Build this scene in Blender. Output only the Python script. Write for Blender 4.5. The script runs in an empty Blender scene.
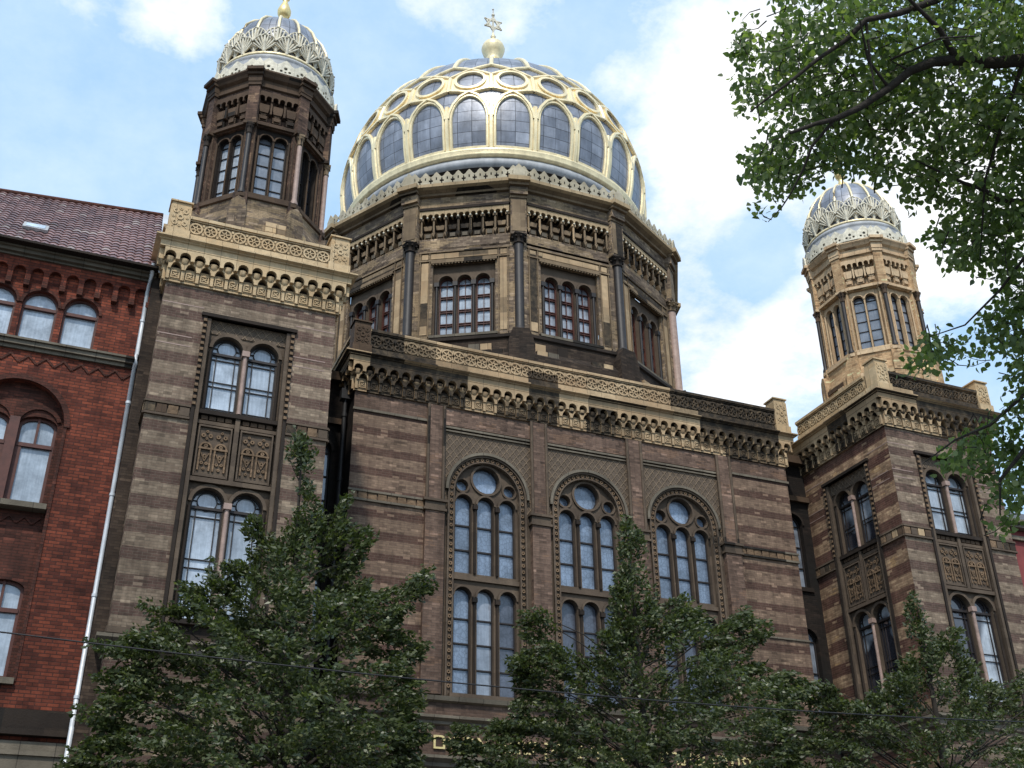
import bpy, math, random
import numpy as np
from mathutils import Matrix, Vector
random.seed(7); RNG = np.random.default_rng(7)
PI = math.pi
scene = bpy.context.scene
COL = scene.collection

# ------------------------------------------------------------------ camera
CX, CY, CZ = -15.5144, -30.448, 1.6
FPX = 1117.12
yaw, pit, rol = math.radians(22.8387), math.radians(28.6003), math.radians(-0.6139)
fwd = Vector((math.sin(yaw)*math.cos(pit), math.cos(yaw)*math.cos(pit), math.sin(pit)))
rt = Vector((math.cos(yaw), -math.sin(yaw), 0)); up = rt.cross(fwd)
R2 = rt*math.cos(rol) + up*math.sin(rol); U2 = -rt*math.sin(rol) + up*math.cos(rol)
cam_d = bpy.data.cameras.new('camera'); cam = bpy.data.objects.new('camera', cam_d); COL.objects.link(cam)
m = Matrix((R2, U2, -fwd)).transposed().to_4x4(); m.translation = Vector((CX, CY, CZ))
cam.matrix_world = m
cam_d.sensor_width = 36; cam_d.lens = FPX/1024*36; cam_d.clip_end = 4000; cam_d.clip_start = 0.1
scene.camera = cam
def ray(px, py):
    d = fwd + R2*((px-512)/FPX) - U2*((py-384)/FPX); d.normalize(); return d
def at_y(px, py, Y):
    d = ray(px, py); t = (Y-CY)/d.y; return Vector((CX, CY, CZ)) + d*t
def at_d(px, py, dist):
    return Vector((CX, CY, CZ)) + ray(px, py)*dist

# ------------------------------------------------------------------ node helpers
def new_mat(name):
    mt = bpy.data.materials.new(name); mt.use_nodes = True
    nt = mt.node_tree; nt.nodes.clear()
    out = nt.nodes.new('ShaderNodeOutputMaterial'); bs = nt.nodes.new('ShaderNodeBsdfPrincipled')
    nt.links.new(bs.outputs[0], out.inputs[0])
    return mt, nt, bs
class G:
    def __init__(s, nt): s.nt = nt
    def n(s, typ, **kw):
        nd = s.nt.nodes.new(typ)
        for k, v in kw.items(): setattr(nd, k, v)
        return nd
    def put(s, sock, v):
        if v is None: return
        if hasattr(v, 'is_output') or isinstance(v, bpy.types.NodeSocket): s.nt.links.new(v, sock)
        else:
            if sock.type == 'RGBA' and len(v) == 3: v = (*v, 1)
            sock.default_value = v
    def math(s, op, a, b=None, c=None, clamp=False):
        nd = s.n('ShaderNodeMath', operation=op, use_clamp=clamp)
        s.put(nd.inputs[0], a); s.put(nd.inputs[1], b)
        if c is not None: s.put(nd.inputs[2], c)
        return nd.outputs[0]
    def mix(s, f, a, b, mode='MIX'):
        nd = s.n('ShaderNodeMix', data_type='RGBA', blend_type=mode)
        s.put(nd.inputs[0], f); s.put(nd.inputs[6], a); s.put(nd.inputs[7], b)
        return nd.outputs[2]
    def ramp(s, f, a, b, lo=0.0, hi=1.0):
        nd = s.n('ShaderNodeMapRange'); s.put(nd.inputs[0], f)
        nd.inputs[1].default_value = a; nd.inputs[2].default_value = b
        nd.inputs[3].default_value = lo; nd.inputs[4].default_value = hi
        return nd.outputs[0]
    def noise(s, vec, scale, det=3, rough=.5, scl=None):
        nd = s.n('ShaderNodeTexNoise'); 
        if scl is not None:
            mp = s.n('ShaderNodeMapping'); s.put(mp.inputs[0], vec); mp.inputs[3].default_value = scl; vec = mp.outputs[0]
        s.put(nd.inputs['Vector'], vec); nd.inputs['Scale'].default_value = scale
        nd.inputs['Detail'].default_value = det; nd.inputs['Roughness'].default_value = rough
        return nd.outputs[0]
    def white(s, vec):
        nd = s.n('ShaderNodeTexWhiteNoise', noise_dimensions='3D'); s.put(nd.inputs['Vector'], vec); return nd.outputs[0]
    def comb(s, x, y, z=0.0):
        nd = s.n('ShaderNodeCombineXYZ'); s.put(nd.inputs[0], x); s.put(nd.inputs[1], y); s.put(nd.inputs[2], z); return nd.outputs[0]
    def sep(s, v):
        nd = s.n('ShaderNodeSeparateXYZ'); s.put(nd.inputs[0], v); return nd.outputs
    def bump(s, h, dist, strength=1.0):
        nd = s.n('ShaderNodeBump'); s.put(nd.inputs['Height'], h); nd.inputs['Distance'].default_value = dist
        nd.inputs['Strength'].default_value = strength; return nd.outputs[0]
def srgb(r, g, b):
    f = lambda c: (c/255/12.92) if c/255 <= .04045 else ((c/255+.055)/1.055)**2.4
    return (f(r), f(g), f(b))

def mat_brick(name, c1, c2, mortar, bw=.25, bh=.075, stripe=None, period=.72, frac=.42, off=0.0,
              patch=None, patch_t=.66, dirt=.55, soot=0.0, ms=.007, low=None, dashes=.55):
    mt, nt, bs = new_mat(name); g = G(nt)
    uv = g.n('ShaderNodeUVMap').outputs[0]; pos = g.n('ShaderNodeNewGeometry').outputs['Position']
    x, y, z = g.sep(uv)
    br = g.n('ShaderNodeTexBrick'); g.put(br.inputs['Vector'], uv)
    br.inputs['Scale'].default_value = 1; br.inputs['Mortar Size'].default_value = ms; br.inputs['Mortar Smooth'].default_value = .3
    br.inputs['Brick Width'].default_value = bw; br.inputs['Row Height'].default_value = bh; br.inputs['Bias'].default_value = 0
    br.inputs['Color1'].default_value = (0, 0, 0, 1); br.inputs['Color2'].default_value = (1, 1, 1, 1); br.inputs['Mortar'].default_value = (.5, .5, .5, 1)
    rnd = g.sep(br.outputs['Color'])[0]
    # cell noise at brick scale, long runs of like bricks
    row = g.math('FLOOR', g.math('DIVIDE', y, bh))
    cell = g.comb(g.math('FLOOR', g.math('ADD', g.math('DIVIDE', x, bw*1.2), g.math('MULTIPLY', row, .37))), row, 0.0)
    wn = g.white(cell)
    base = g.mix(rnd, c1, c2)
    base = g.mix(g.math('MULTIPLY', wn, .15), base, c1)
    big = g.noise(pos, .55, 4, .6)
    if patch:
        pn = g.noise(g.comb(x, g.math('MULTIPLY', y, 2.2), 0.0), .8, 3, .6)
        pf = g.math('GREATER_THAN', g.math('ADD', pn, g.math('MULTIPLY', wn, .12)), patch_t)
        base = g.mix(g.math('MULTIPLY', pf, .7), base, patch)
    if stripe:
        jit = g.math('MULTIPLY', wn, 0.02)
        fr = g.math('FRACT', g.math('DIVIDE', g.math('ADD', g.math('ADD', y, off), jit), period))
        sm = g.math('LESS_THAN', fr, frac)
        sc = g.mix(rnd, stripe, tuple(c*.72 for c in stripe))
        wear = g.ramp(g.noise(pos, 1.4, 3, .6), .36, .6, .84, 1.0)
        base = g.mix(g.math('MULTIPLY', sm, wear), base, sc)
    col = g.mix(g.math('MULTIPLY', br.outputs['Fac'], .8), base, mortar)
    dash = g.white(g.comb(g.math('FLOOR', g.math('ADD', g.math('DIVIDE', x, bw), g.math('MULTIPLY', row, .5))), row, 7.0))
    col = g.mix(g.math('MULTIPLY', g.math('GREATER_THAN', dash, .955), dashes), col, tuple(min(1, c*1.9) for c in c1))  # pale dashes: lit brick edges painted into the colour
    col = g.mix(g.math('MULTIPLY', g.math('LESS_THAN', dash, .07), .5), col, tuple(c*.35 for c in c2))
    d1 = g.ramp(big, .3, .72, 1.0-dirt, 1.12)
    st = g.ramp(g.noise(pos, 1.0, 5, .7, (2.6, 2.6, .16)), .34, .66, .5, 1.08)
    col = g.mix(1.0, col, g.comb(d1, d1, d1), 'MULTIPLY')
    col = g.mix(.75, col, g.comb(st, st, st), 'MULTIPLY')
    gr = g.ramp(g.noise(pos, 9, 3, .7), .3, .75, .78, 1.15)
    col = g.mix(1.0, col, g.comb(gr, gr, gr), 'MULTIPLY')
    if soot:
        sn = g.noise(pos, .35, 5, .7); sf = g.ramp(sn, .62-soot*.3, .8-soot*.3)
        col = g.mix(g.math('MULTIPLY', sf, .85), col, (.012, .011, .010))
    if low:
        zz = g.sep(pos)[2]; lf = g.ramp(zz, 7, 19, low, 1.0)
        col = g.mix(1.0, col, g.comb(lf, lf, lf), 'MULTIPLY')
    g.put(bs.inputs['Base Color'], col)
    bs.inputs['Roughness'].default_value = .88; bs.inputs['Specular IOR Level'].default_value = .25
    h = g.math('SUBTRACT', g.math('MULTIPLY', g.noise(pos, 40, 3, .6), .4), br.outputs['Fac'])
    g.put(bs.inputs['Normal'], g.bump(h, .006, .8))
    return mt

def mat_stone(name, c1, c2, blk=.9, soot=.45, sootc=(.016, .014, .012), joints=True, dirt=.4, seed=0.0, bumpd=.012, carve=0.0, height=.33):
    mt, nt, bs = new_mat(name); g = G(nt)
    uv = g.n('ShaderNodeUVMap').outputs[0]; geo = g.n('ShaderNodeNewGeometry'); pos = geo.outputs['Position']
    x, y, z = g.sep(uv)
    cx = g.math('FLOOR', g.math('DIVIDE', x, blk)); cz = g.math('FLOOR', g.math('DIVIDE', y, height))
    w = g.white(g.comb(cx, cz, seed)); w2 = g.white(g.comb(cx, 3.0, seed+5.0))
    base = g.mix(w, c1, c2)
    nz = g.noise(pos, 5, 5, .7)
    base = g.mix(g.ramp(nz, .35, .7), base, tuple(c*.66 for c in c1))
    # black weathering: long runs that start and stop at block joints
    ln = g.noise(g.comb(g.math('MULTIPLY', cx, blk), g.math('MULTIPLY', cz, .25), seed), .28, 2, .5)
    sf = g.math('ADD', ln, g.math('MULTIPLY', g.math('SUBTRACT', w2, .5), .16))
    sm = g.ramp(sf, .70-soot*.32, .735-soot*.32)
    sm = g.math('MULTIPLY', sm, g.ramp(nz, .2, .6, .72, .97))
    col = g.mix(sm, base, sootc)
    big = g.ramp(g.noise(pos, .8, 4, .65, (1.4, 1.4, .35)), .3, .7, 1-dirt, 1.1)
    col = g.mix(1.0, col, g.comb(big, big, big), 'MULTIPLY')
    if joints:
        fx = g.math('FRACT', g.math('DIVIDE', x, blk/2)); jl = g.math('LESS_THAN', fx, .03)
        col = g.mix(g.math('MULTIPLY', jl, .6), col, (.03, .025, .02))
    # shade of the hollows, multiplied into the colour by ambient occlusion
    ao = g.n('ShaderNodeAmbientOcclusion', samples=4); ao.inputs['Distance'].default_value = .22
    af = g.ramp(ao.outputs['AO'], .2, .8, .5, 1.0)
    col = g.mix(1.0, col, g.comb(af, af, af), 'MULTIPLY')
    g.put(bs.inputs['Base Color'], col); bs.inputs['Roughness'].default_value = .85; bs.inputs['Specular IOR Level'].default_value = .25
    h = g.noise(pos, 22, 4, .7)
    if carve:
        vo = g.n('ShaderNodeTexVoronoi'); g.put(vo.inputs['Vector'], uv); vo.inputs['Scale'].default_value = carve
        h = g.math('ADD', h, g.math('MULTIPLY', vo.outputs[0], 2.2))
    g.put(bs.inputs['Normal'], g.bump(h, bumpd, .8))
    return mt

def mat_simple(name, col, rough=.6, metal=0.0, nscale=6, var=.25, bump=.003, spec=.4, streak=False):
    mt, nt, bs = new_mat(name); g = G(nt)
    pos = g.n('ShaderNodeNewGeometry').outputs['Position']
    f = g.ramp(g.noise(pos, nscale, 4, .65, (1.5, 1.5, .3) if streak else None), .3, .7, 1-var, 1+var*.5)
    g.put(bs.inputs['Base Color'], g.mix(1.0, col, g.comb(f, f, f), 'MULTIPLY'))
    bs.inputs['Roughness'].default_value = rough; bs.inputs['Metallic'].default_value = metal
    bs.inputs['Specular IOR Level'].default_value = spec
    if bump: g.put(bs.inputs['Normal'], g.bump(g.noise(pos, nscale*5, 3, .6), bump, .7))
    return mt

def mat_glass(name, col, rough=.12, frost=0.0, coat=1.0, dark=None):
    mt, nt, bs = new_mat(name); g = G(nt)
    geo = g.n('ShaderNodeNewGeometry'); pos = geo.outputs['Position']
    uv = g.n('ShaderNodeUVMap').outputs[0]
    f = g.ramp(g.noise(pos, 1.1, 5, .7), .32, .68, .42, 1.12)
    c = g.mix(1.0, col, g.comb(f, f, f), 'MULTIPLY')
    fold = g.ramp(g.noise(uv, 5, 2, .5, (4.0, .25, 1.0)), .35, .65, .8, 1.05)
    c = g.mix(.8, c, g.comb(fold, fold, fold), 'MULTIPLY')
    oi = g.ramp(g.n('ShaderNodeObjectInfo').outputs['Random'], 0.0, 1.0, .62, 1.12); c = g.mix(1.0, c, g.comb(oi, oi, oi), 'MULTIPLY')
    if frost:
        vo = g.n('ShaderNodeTexVoronoi', feature='DISTANCE_TO_EDGE'); g.put(vo.inputs['Vector'], uv); vo.inputs['Scale'].default_value = 7
        e = g.ramp(vo.outputs[0], .02, .12, .72, 1.0)
        c = g.mix(frost, c, g.comb(e, e, e), 'MULTIPLY')
    if dark:
        sel = g.ramp(g.noise(pos, .5, 2, .5), .48, .54)
        c = g.mix(sel, c, dark)
    g.put(bs.inputs['Base Color'], c)
    bs.inputs['Roughness'].default_value = rough; bs.inputs['IOR'].default_value = 1.6
    bs.inputs['Specular IOR Level'].default_value = coat
    g.put(bs.inputs['Normal'], g.bump(g.noise(pos, 1.3, 2, .5), .02 if not frost else .012, .5))
    return mt

M = {}
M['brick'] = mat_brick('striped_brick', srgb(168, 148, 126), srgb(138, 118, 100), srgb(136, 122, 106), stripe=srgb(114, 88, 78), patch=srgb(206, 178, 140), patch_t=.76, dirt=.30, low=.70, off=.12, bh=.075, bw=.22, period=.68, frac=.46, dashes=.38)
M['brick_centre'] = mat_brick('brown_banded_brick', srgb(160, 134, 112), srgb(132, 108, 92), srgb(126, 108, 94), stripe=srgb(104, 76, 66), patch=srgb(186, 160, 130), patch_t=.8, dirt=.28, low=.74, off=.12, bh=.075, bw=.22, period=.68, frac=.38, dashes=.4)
M['brick_sunlit'] = mat_brick('striped_brick_sunlit', srgb(196, 164, 130), srgb(150, 118, 94), srgb(136, 114, 96), stripe=srgb(108, 72, 62), patch=srgb(205, 166, 118), patch_t=.74, dirt=.36, low=.72, period=.8, frac=.5, off=.2, dashes=.35)  # lighter, warmer copy of the striped brick with sunlight put into its colour
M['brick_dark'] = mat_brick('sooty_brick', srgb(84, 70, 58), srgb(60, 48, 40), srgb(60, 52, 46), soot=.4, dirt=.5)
M['brick_black'] = mat_brick('near_black_brick', srgb(52, 42, 36), srgb(36, 30, 26), srgb(40, 34, 30), soot=.6, dirt=.5)  # near-black brick for the recess walls
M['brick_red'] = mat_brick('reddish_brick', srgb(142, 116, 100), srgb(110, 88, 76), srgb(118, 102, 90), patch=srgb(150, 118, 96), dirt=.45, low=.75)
M['brick_drum'] = mat_brick('drum_brick', srgb(160, 140, 118), srgb(106, 90, 78), srgb(118, 104, 88), patch=srgb(184, 158, 122), patch_t=.58, dirt=.5, soot=.12)
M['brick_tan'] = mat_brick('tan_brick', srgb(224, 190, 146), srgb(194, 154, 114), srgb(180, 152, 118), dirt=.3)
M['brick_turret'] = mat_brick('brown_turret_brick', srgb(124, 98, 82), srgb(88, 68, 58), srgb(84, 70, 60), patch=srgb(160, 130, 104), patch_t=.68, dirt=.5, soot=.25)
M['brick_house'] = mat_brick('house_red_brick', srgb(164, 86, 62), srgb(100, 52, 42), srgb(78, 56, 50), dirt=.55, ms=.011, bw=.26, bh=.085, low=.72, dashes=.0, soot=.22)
M['brick_house_dark'] = mat_brick('house_dark_brick', srgb(104, 60, 48), srgb(78, 48, 40), srgb(70, 50, 42), dirt=.4, ms=.01)
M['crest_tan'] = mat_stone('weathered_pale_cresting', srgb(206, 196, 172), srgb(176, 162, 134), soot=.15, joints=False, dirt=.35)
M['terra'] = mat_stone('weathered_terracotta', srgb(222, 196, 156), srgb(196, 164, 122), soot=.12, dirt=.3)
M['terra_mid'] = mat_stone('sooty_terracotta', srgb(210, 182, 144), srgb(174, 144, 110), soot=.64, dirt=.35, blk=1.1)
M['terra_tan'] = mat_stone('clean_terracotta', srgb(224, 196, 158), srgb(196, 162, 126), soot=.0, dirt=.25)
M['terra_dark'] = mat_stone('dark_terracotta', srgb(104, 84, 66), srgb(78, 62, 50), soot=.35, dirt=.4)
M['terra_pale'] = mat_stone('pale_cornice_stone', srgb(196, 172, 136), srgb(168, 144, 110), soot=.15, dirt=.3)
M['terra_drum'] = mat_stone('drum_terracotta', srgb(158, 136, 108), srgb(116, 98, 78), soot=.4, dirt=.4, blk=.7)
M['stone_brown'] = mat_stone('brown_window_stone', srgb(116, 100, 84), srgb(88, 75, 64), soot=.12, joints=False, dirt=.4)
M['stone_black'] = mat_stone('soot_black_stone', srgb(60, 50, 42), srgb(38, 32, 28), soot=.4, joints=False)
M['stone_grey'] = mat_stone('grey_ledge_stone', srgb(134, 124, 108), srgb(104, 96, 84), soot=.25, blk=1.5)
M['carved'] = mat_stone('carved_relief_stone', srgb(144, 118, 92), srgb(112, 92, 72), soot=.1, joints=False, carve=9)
M['diaper'] = None
M['column'] = mat_simple('dark_polished_column', srgb(42, 37, 35), .55, 0, 4, .4)
M['column_pink'] = mat_simple('pinkish_stone_column', srgb(160, 136, 124), .6, 0, 5, .3)
M['wood_dark'] = mat_simple('dark_window_bars', srgb(44, 38, 36), .6, 0, 5, .3)
M['wood_red'] = mat_simple('reddish_brown_joinery', srgb(86, 48, 38), .55, 0, 5, .35)
M['lead'] = None
M['zinc'] = mat_simple('grey_zinc_sheet', srgb(164, 166, 168), .65, .1, 2, .3, streak=True)
M['zinc_light'] = mat_simple('pale_zinc_pipe', srgb(206, 210, 214), .4, .1, 1.5, .25)
M['pipe_black'] = mat_simple('black_iron_pipe', srgb(34, 32, 32), .6, 0, 3, .3)
M['gold'] = mat_simple('pale_gilding', srgb(250, 230, 184), .38, .28, 2.5, .26, .012, streak=True)
M['gold_deep'] = mat_simple('gold_leaf', srgb(244, 216, 150), .35, .55, 3, .2, 0)
M['gold_white'] = mat_simple('white_gold_fretwork', srgb(222, 214, 192), .6, .0, 7, .35)
M['glass_blue'] = mat_glass('frosted_blue_glass', srgb(140, 158, 182), .2, 1.0, .8)
M['glass_curtain'] = mat_glass('glass_over_curtain', srgb(205, 218, 232), .1, 0, .9)
M['glass_mid'] = mat_glass('glass_grey_sky', srgb(150, 158, 170), .06, 0, 1.0)
M['glass_dark'] = mat_glass('glass_dark_room', srgb(58, 60, 70), .05, 0, 1.0)
M['glass_dim'] = mat_glass('dim_frosted_glass', srgb(92, 98, 112), .25, .8, .6)
M['glass_half'] = mat_glass('glass_half_curtained', srgb(196, 206, 216), .08, 0, .9, srgb(52, 52, 58))
M['glass_house'] = mat_glass('house_glass', srgb(208, 222, 236), .1, 0, .8)
M['tar'] = mat_simple('flat_roof_sheet', srgb(70, 66, 62), .9, 0, 2, .3)

def mk_diaper():
    mt, nt, bs = new_mat('diaper_relief'); g = G(nt)
    uv = g.n('ShaderNodeUVMap').outputs[0]; pos = g.n('ShaderNodeNewGeometry').outputs['Position']
    x, y, z = g.sep(uv)
    a = g.math('ADD', g.math('DIVIDE', x, .23), g.math('DIVIDE', y, .3)); b = g.math('SUBTRACT', g.math('DIVIDE', x, .23), g.math('DIVIDE', y, .3))
    fa = g.math('ABSOLUTE', g.math('SUBTRACT', g.math('FRACT', a), .5)); fb = g.math('ABSOLUTE', g.math('SUBTRACT', g.math('FRACT', b), .5))
    mn = g.math('MINIMUM', fa, fb); ln = g.ramp(mn, .06, .14, 1.0, 0.0)
    mx = g.math('MAXIMUM', fa, fb); dot = g.ramp(mx, .3, .38, 0.0, 0.0)
    col = g.mix(ln, srgb(98, 84, 70), srgb(124, 106, 86))
    f = g.ramp(g.noise(pos, 6, 4, .7), .3, .7, .6, 1.15)
    col = g.mix(1.0, col, g.comb(f, f, f), 'MULTIPLY')
    g.put(bs.inputs['Base Color'], col); bs.inputs['Roughness'].default_value = .9
    g.put(bs.inputs['Normal'], g.bump(g.math('ADD', ln, g.math('MULTIPLY', g.noise(pos, 30, 3, .6), .4)), .03, 1.0))
    return mt
M['diaper'] = mk_diaper()
def mk_lead():
    mt, nt, bs = new_mat('dome_lead_sheet'); g = G(nt)
    uv = g.n('ShaderNodeUVMap').outputs[0]; pos = g.n('ShaderNodeNewGeometry').outputs['Position']
    x, y, z = g.sep(uv)
    br = g.n('ShaderNodeTexBrick'); g.put(br.inputs['Vector'], uv); br.inputs['Scale'].default_value = 1
    br.offset = 0.0; br.inputs['Brick Width'].default_value = .6; br.inputs['Row Height'].default_value = .52; br.inputs['Mortar Size'].default_value = .012
    br.inputs['Color1'].default_value = (*srgb(150, 154, 164), 1); br.inputs['Color2'].default_value = (*srgb(120, 125, 136), 1); br.inputs['Mortar'].default_value = (*srgb(62, 64, 70), 1)
    f = g.ramp(g.noise(pos, .8, 5, .65), .3, .7, .62, 1.25)
    st = g.ramp(g.noise(pos, 2.5, 4, .65, (1.5, 1.5, .25)), .35, .7, .78, 1.15)
    col = g.mix(1.0, br.outputs['Color'], g.comb(f, f, f), 'MULTIPLY'); col = g.mix(1.0, col, g.comb(st, st, st), 'MULTIPLY')
    g.put(bs.inputs['Base Color'], col); bs.inputs['Roughness'].default_value = .42; bs.inputs['Metallic'].default_value = .25
    h = g.math('SUBTRACT', g.noise(pos, 2.0, 3, .5), g.math('MULTIPLY', br.outputs['Fac'], .6))
    g.put(bs.inputs['Normal'], g.bump(h, .02, .7))
    return mt
M['lead'] = mk_lead()
def mk_tiles():
    mt, nt, bs = new_mat('red_roof_tiles'); g = G(nt)
    uv = g.n('ShaderNodeUVMap').outputs[0]; pos = g.n('ShaderNodeNewGeometry').outputs['Position']
    x, y, z = g.sep(uv)
    row = g.math('FLOOR', g.math('DIVIDE', y, .3)); cl = g.math('FLOOR', g.math('DIVIDE', x, .22))
    w = g.white(g.comb(cl, row, 0.0))
    col = g.mix(w, srgb(156, 122, 118), srgb(108, 82, 82)); col = g.mix(g.math('MULTIPLY', g.math('GREATER_THAN', w, .93), .6), col, srgb(186, 170, 162)); col = g.mix(g.ramp(g.noise(pos, 1.6, 5, .7), .58, .72, 0.0, .55), col, srgb(84, 84, 66))
    f = g.ramp(g.noise(pos, .9, 5, .65), .3, .7, .6, 1.2)
    col = g.mix(1.0, col, g.comb(f, f, f), 'MULTIPLY')
    fr = g.math('FRACT', g.math('DIVIDE', y, .3)); ed = g.ramp(fr, .0, .16, .35, 1.0)
    col = g.mix(1.0, col, g.comb(ed, ed, ed), 'MULTIPLY')
    g.put(bs.inputs['Base Color'], col); bs.inputs['Roughness'].default_value = .38; bs.inputs['Specular IOR Level'].default_value = .6
    h = g.math('ADD', g.math('MULTIPLY', g.noise(pos, 12, 3, .6), .3), g.math('SUBTRACT', 1.0, fr))
    g.put(bs.inputs['Normal'], g.bump(h, .02, 1.0))
    return mt
M['tiles'] = mk_tiles()

# ------------------------------------------------------------------ mesh builder
class Fr:
    """local frame on a wall: s along it (to the right as seen from outside), d outward, z up"""
    def __init__(s, x, y, az, z=0.0):
        a = math.radians(az); s.o = (x, y); s.t = (math.cos(a), math.sin(a)); s.n = (math.sin(a), -math.cos(a)); s.z = z; s.az = az
    def p(s, a, d, z):
        return (s.o[0]+s.t[0]*a+s.n[0]*d, s.o[1]+s.t[1]*a+s.n[1]*d, z+s.z)
class MB:
    def __init__(s): s.v = []; s.f = []; s.m = []; s.sm = []; s.mats = []; s.cur = 0; s.smooth = False; s.uvo = {}
    def mat(s, k):
        if k not in s.mats: s.mats.append(k)
        s.cur = s.mats.index(k); return s
    def face(s, pts, uv=None):
        i = len(s.v); s.v.extend(pts); s.f.append(tuple(range(i, i+len(pts)))); s.m.append(s.cur); s.sm.append(s.smooth)
        if uv: s.uvo[len(s.f)-1] = uv
    def box(s, F, a0, a1, d0, d1, z0, z1):
        P = [F.p(a, d, z) for a in (a0, a1) for d in (d0, d1) for z in (z0, z1)]
        for q in ((0, 1, 3, 2), (4, 6, 7, 5), (0, 4, 5, 1), (2, 3, 7, 6), (0, 2, 6, 4), (1, 5, 7, 3)): s.face([P[k] for k in q])
    def grid(s, rows, closed=False, uvs=None):
        for i in range(len(rows)-1):
            n = len(rows[i])
            for j in range(n if closed else n-1):
                k = (j+1) % n
                s.face([rows[i][j], rows[i][k], rows[i+1][k], rows[i+1][j]],
                       None if uvs is None else [uvs[i][j], uvs[i][j+1], uvs[i+1][j+1], uvs[i+1][j]])
    def ngon_ring(s, cx, cy, n, off, prof):
        rows = [[(cx+r*math.sin(math.radians(off+360/n*k)), cy-r*math.cos(math.radians(off+360/n*k)), z) for k in range(n)] for r, z in prof]
        s.grid(rows, True)
    def lathe(s, cx, cy, prof, n=24):
        o = s.smooth; s.smooth = True; s.ngon_ring(cx, cy, n, 0, prof); s.smooth = o
    def rect_sweep(s, x0, x1, y0, y1, prof):
        rows = [[(x0-d, y0-d, z), (x1+d, y0-d, z), (x1+d, y1+d, z), (x0-d, y1+d, z)] for d, z in prof]
        s.grid(rows, True)
    def tube(s, pts, rads, n=6):
        o = s.smooth; s.smooth = True; rows = []
        for i, p in enumerate(pts):
            p = Vector(p); a = Vector(pts[max(i-1, 0)]); b = Vector(pts[min(i+1, len(pts)-1)]); t = (b-a).normalized()
            u = t.cross(Vector((.3, .2, 1)) if abs(t.z) < .9 else Vector((1, 0, 0))).normalized(); w = t.cross(u)
            r = rads[i] if hasattr(rads, '__len__') else rads
            rows.append([tuple(p+(u*math.cos(2*PI*k/n)+w*math.sin(2*PI*k/n))*r) for k in range(n)])
        s.grid(rows, True); s.smooth = o
    def sphere(s, c, r, n=10, zs=1.0):
        o = s.smooth; s.smooth = True
        rows = [[(c[0]+r*math.cos(t)*math.cos(2*PI*k/n), c[1]+r*math.cos(t)*math.sin(2*PI*k/n), c[2]+r*zs*math.sin(t)) for k in range(n)] for t in [PI*(-.5+i/(n//2+1)) for i in range(n//2+2)]]
        s.grid(rows, True); s.smooth = o
    def ring(s, F, a, z, r0, r1, d0, d1, t0=0, t1=360, n=20):
        o = s.smooth; s.smooth = False
        full = t1-t0 >= 360; ang = [math.radians(t0+(t1-t0)*k/n) for k in range(n+1)]
        def row(r, d): return [F.p(a+r*math.cos(q), d, z+r*math.sin(q)) for q in ang]
        s.grid([row(r0, d0), row(r0, d1), row(r1, d1), row(r1, d0)]); s.smooth = o
    def disc(s, F, a, z, r, d, n=16):
        s.face([F.p(a+r*math.cos(2*PI*k/n), d, z+r*math.sin(2*PI*k/n)) for k in range(n)])
    def bar(s, F, a0, z0, a1, z1, w, d0, d1):
        l = math.hypot(a1-a0, z1-z0); ux, uz = (a1-a0)/l, (z1-z0)/l; px, pz = -uz*w/2, ux*w/2
        q = [(a0+px, z0+pz), (a1+px, z1+pz), (a1-px, z1-pz), (a0-px, z0-pz)]
        s.prism(F, q, d0, d1)
    def prism(s, F, poly, d0, d1):
        s.face([F.p(a, d1, z) for a, z in poly]); n = len(poly)
        for k in range(n):
            a, z = poly[k]; b, y = poly[(k+1) % n]
            s.face([F.p(a, d0, z), F.p(b, d0, y), F.p(b, d1, y), F.p(a, d1, z)])
    def plate(s, F, outer, ops, d1, d0, ends=True):
        bps = sorted(set(round(x, 5) for o in [outer]+ops for x in o.bp if outer.a-1e-6 <= x <= outer.b+1e-6))
        prev = None
        def pieces(sa, sb):
            mid = (sa+sb)/2; act = sorted([o for o in ops if o.a < mid < o.b], key=lambda o: o.lo(mid))
            e = 1e-5; ev = [sa+e, sb-e]; cur = [outer.lo(q) for q in ev]; res = []
            for o in act:
                l = [o.lo(q) for q in ev]; h = [o.hi(q) for q in ev]
                if l[0]+l[1] > cur[0]+cur[1]+1e-5: res.append((cur[0], cur[1], min(l[0], outer.hi(ev[0])), min(l[1], outer.hi(ev[1]))))
                cur = [max(cur[0], h[0]), max(cur[1], h[1])]
            h = [outer.hi(q) for q in ev]
            if h[0]+h[1] > cur[0]+cur[1]+1e-5: res.append((cur[0], cur[1], max(h[0], cur[0]), max(h[1], cur[1])))
            return res
        allp = []
        for sa, sb in zip(bps[:-1], bps[1:]):
            if sb-sa < 1e-4: continue
            ps = pieces(sa, sb); allp.append((sa, sb, ps))
            for (l0, l1, h0, h1) in ps:
                s.face([F.p(sa, d1, l0), F.p(sb, d1, l1), F.p(sb, d1, h1), F.p(sa, d1, h0)])
                s.face([F.p(sa, d0, l0), F.p(sb, d0, l1), F.p(sb, d1, l1), F.p(sa, d1, l0)])
                s.face([F.p(sa, d1, h0), F.p(sb, d1, h1), F.p(sb, d0, h1), F.p(sa, d0, h0)])
        def iv(ps, right): return [((p[1], p[3]) if right else (p[0], p[2])) for p in ps]
        def sub(A, B):
            out = []
            for a in A:
                segs = [a]
                for b in B:
                    ns = []
                    for q in segs:
                        if b[1] <= q[0] or b[0] >= q[1]: ns.append(q)
                        else:
                            if b[0] > q[0]: ns.append((q[0], b[0]))
                            if b[1] < q[1]: ns.append((b[1], q[1]))
                    segs = ns
                out += segs
            return [q for q in out if q[1]-q[0] > 2e-3]
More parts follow.
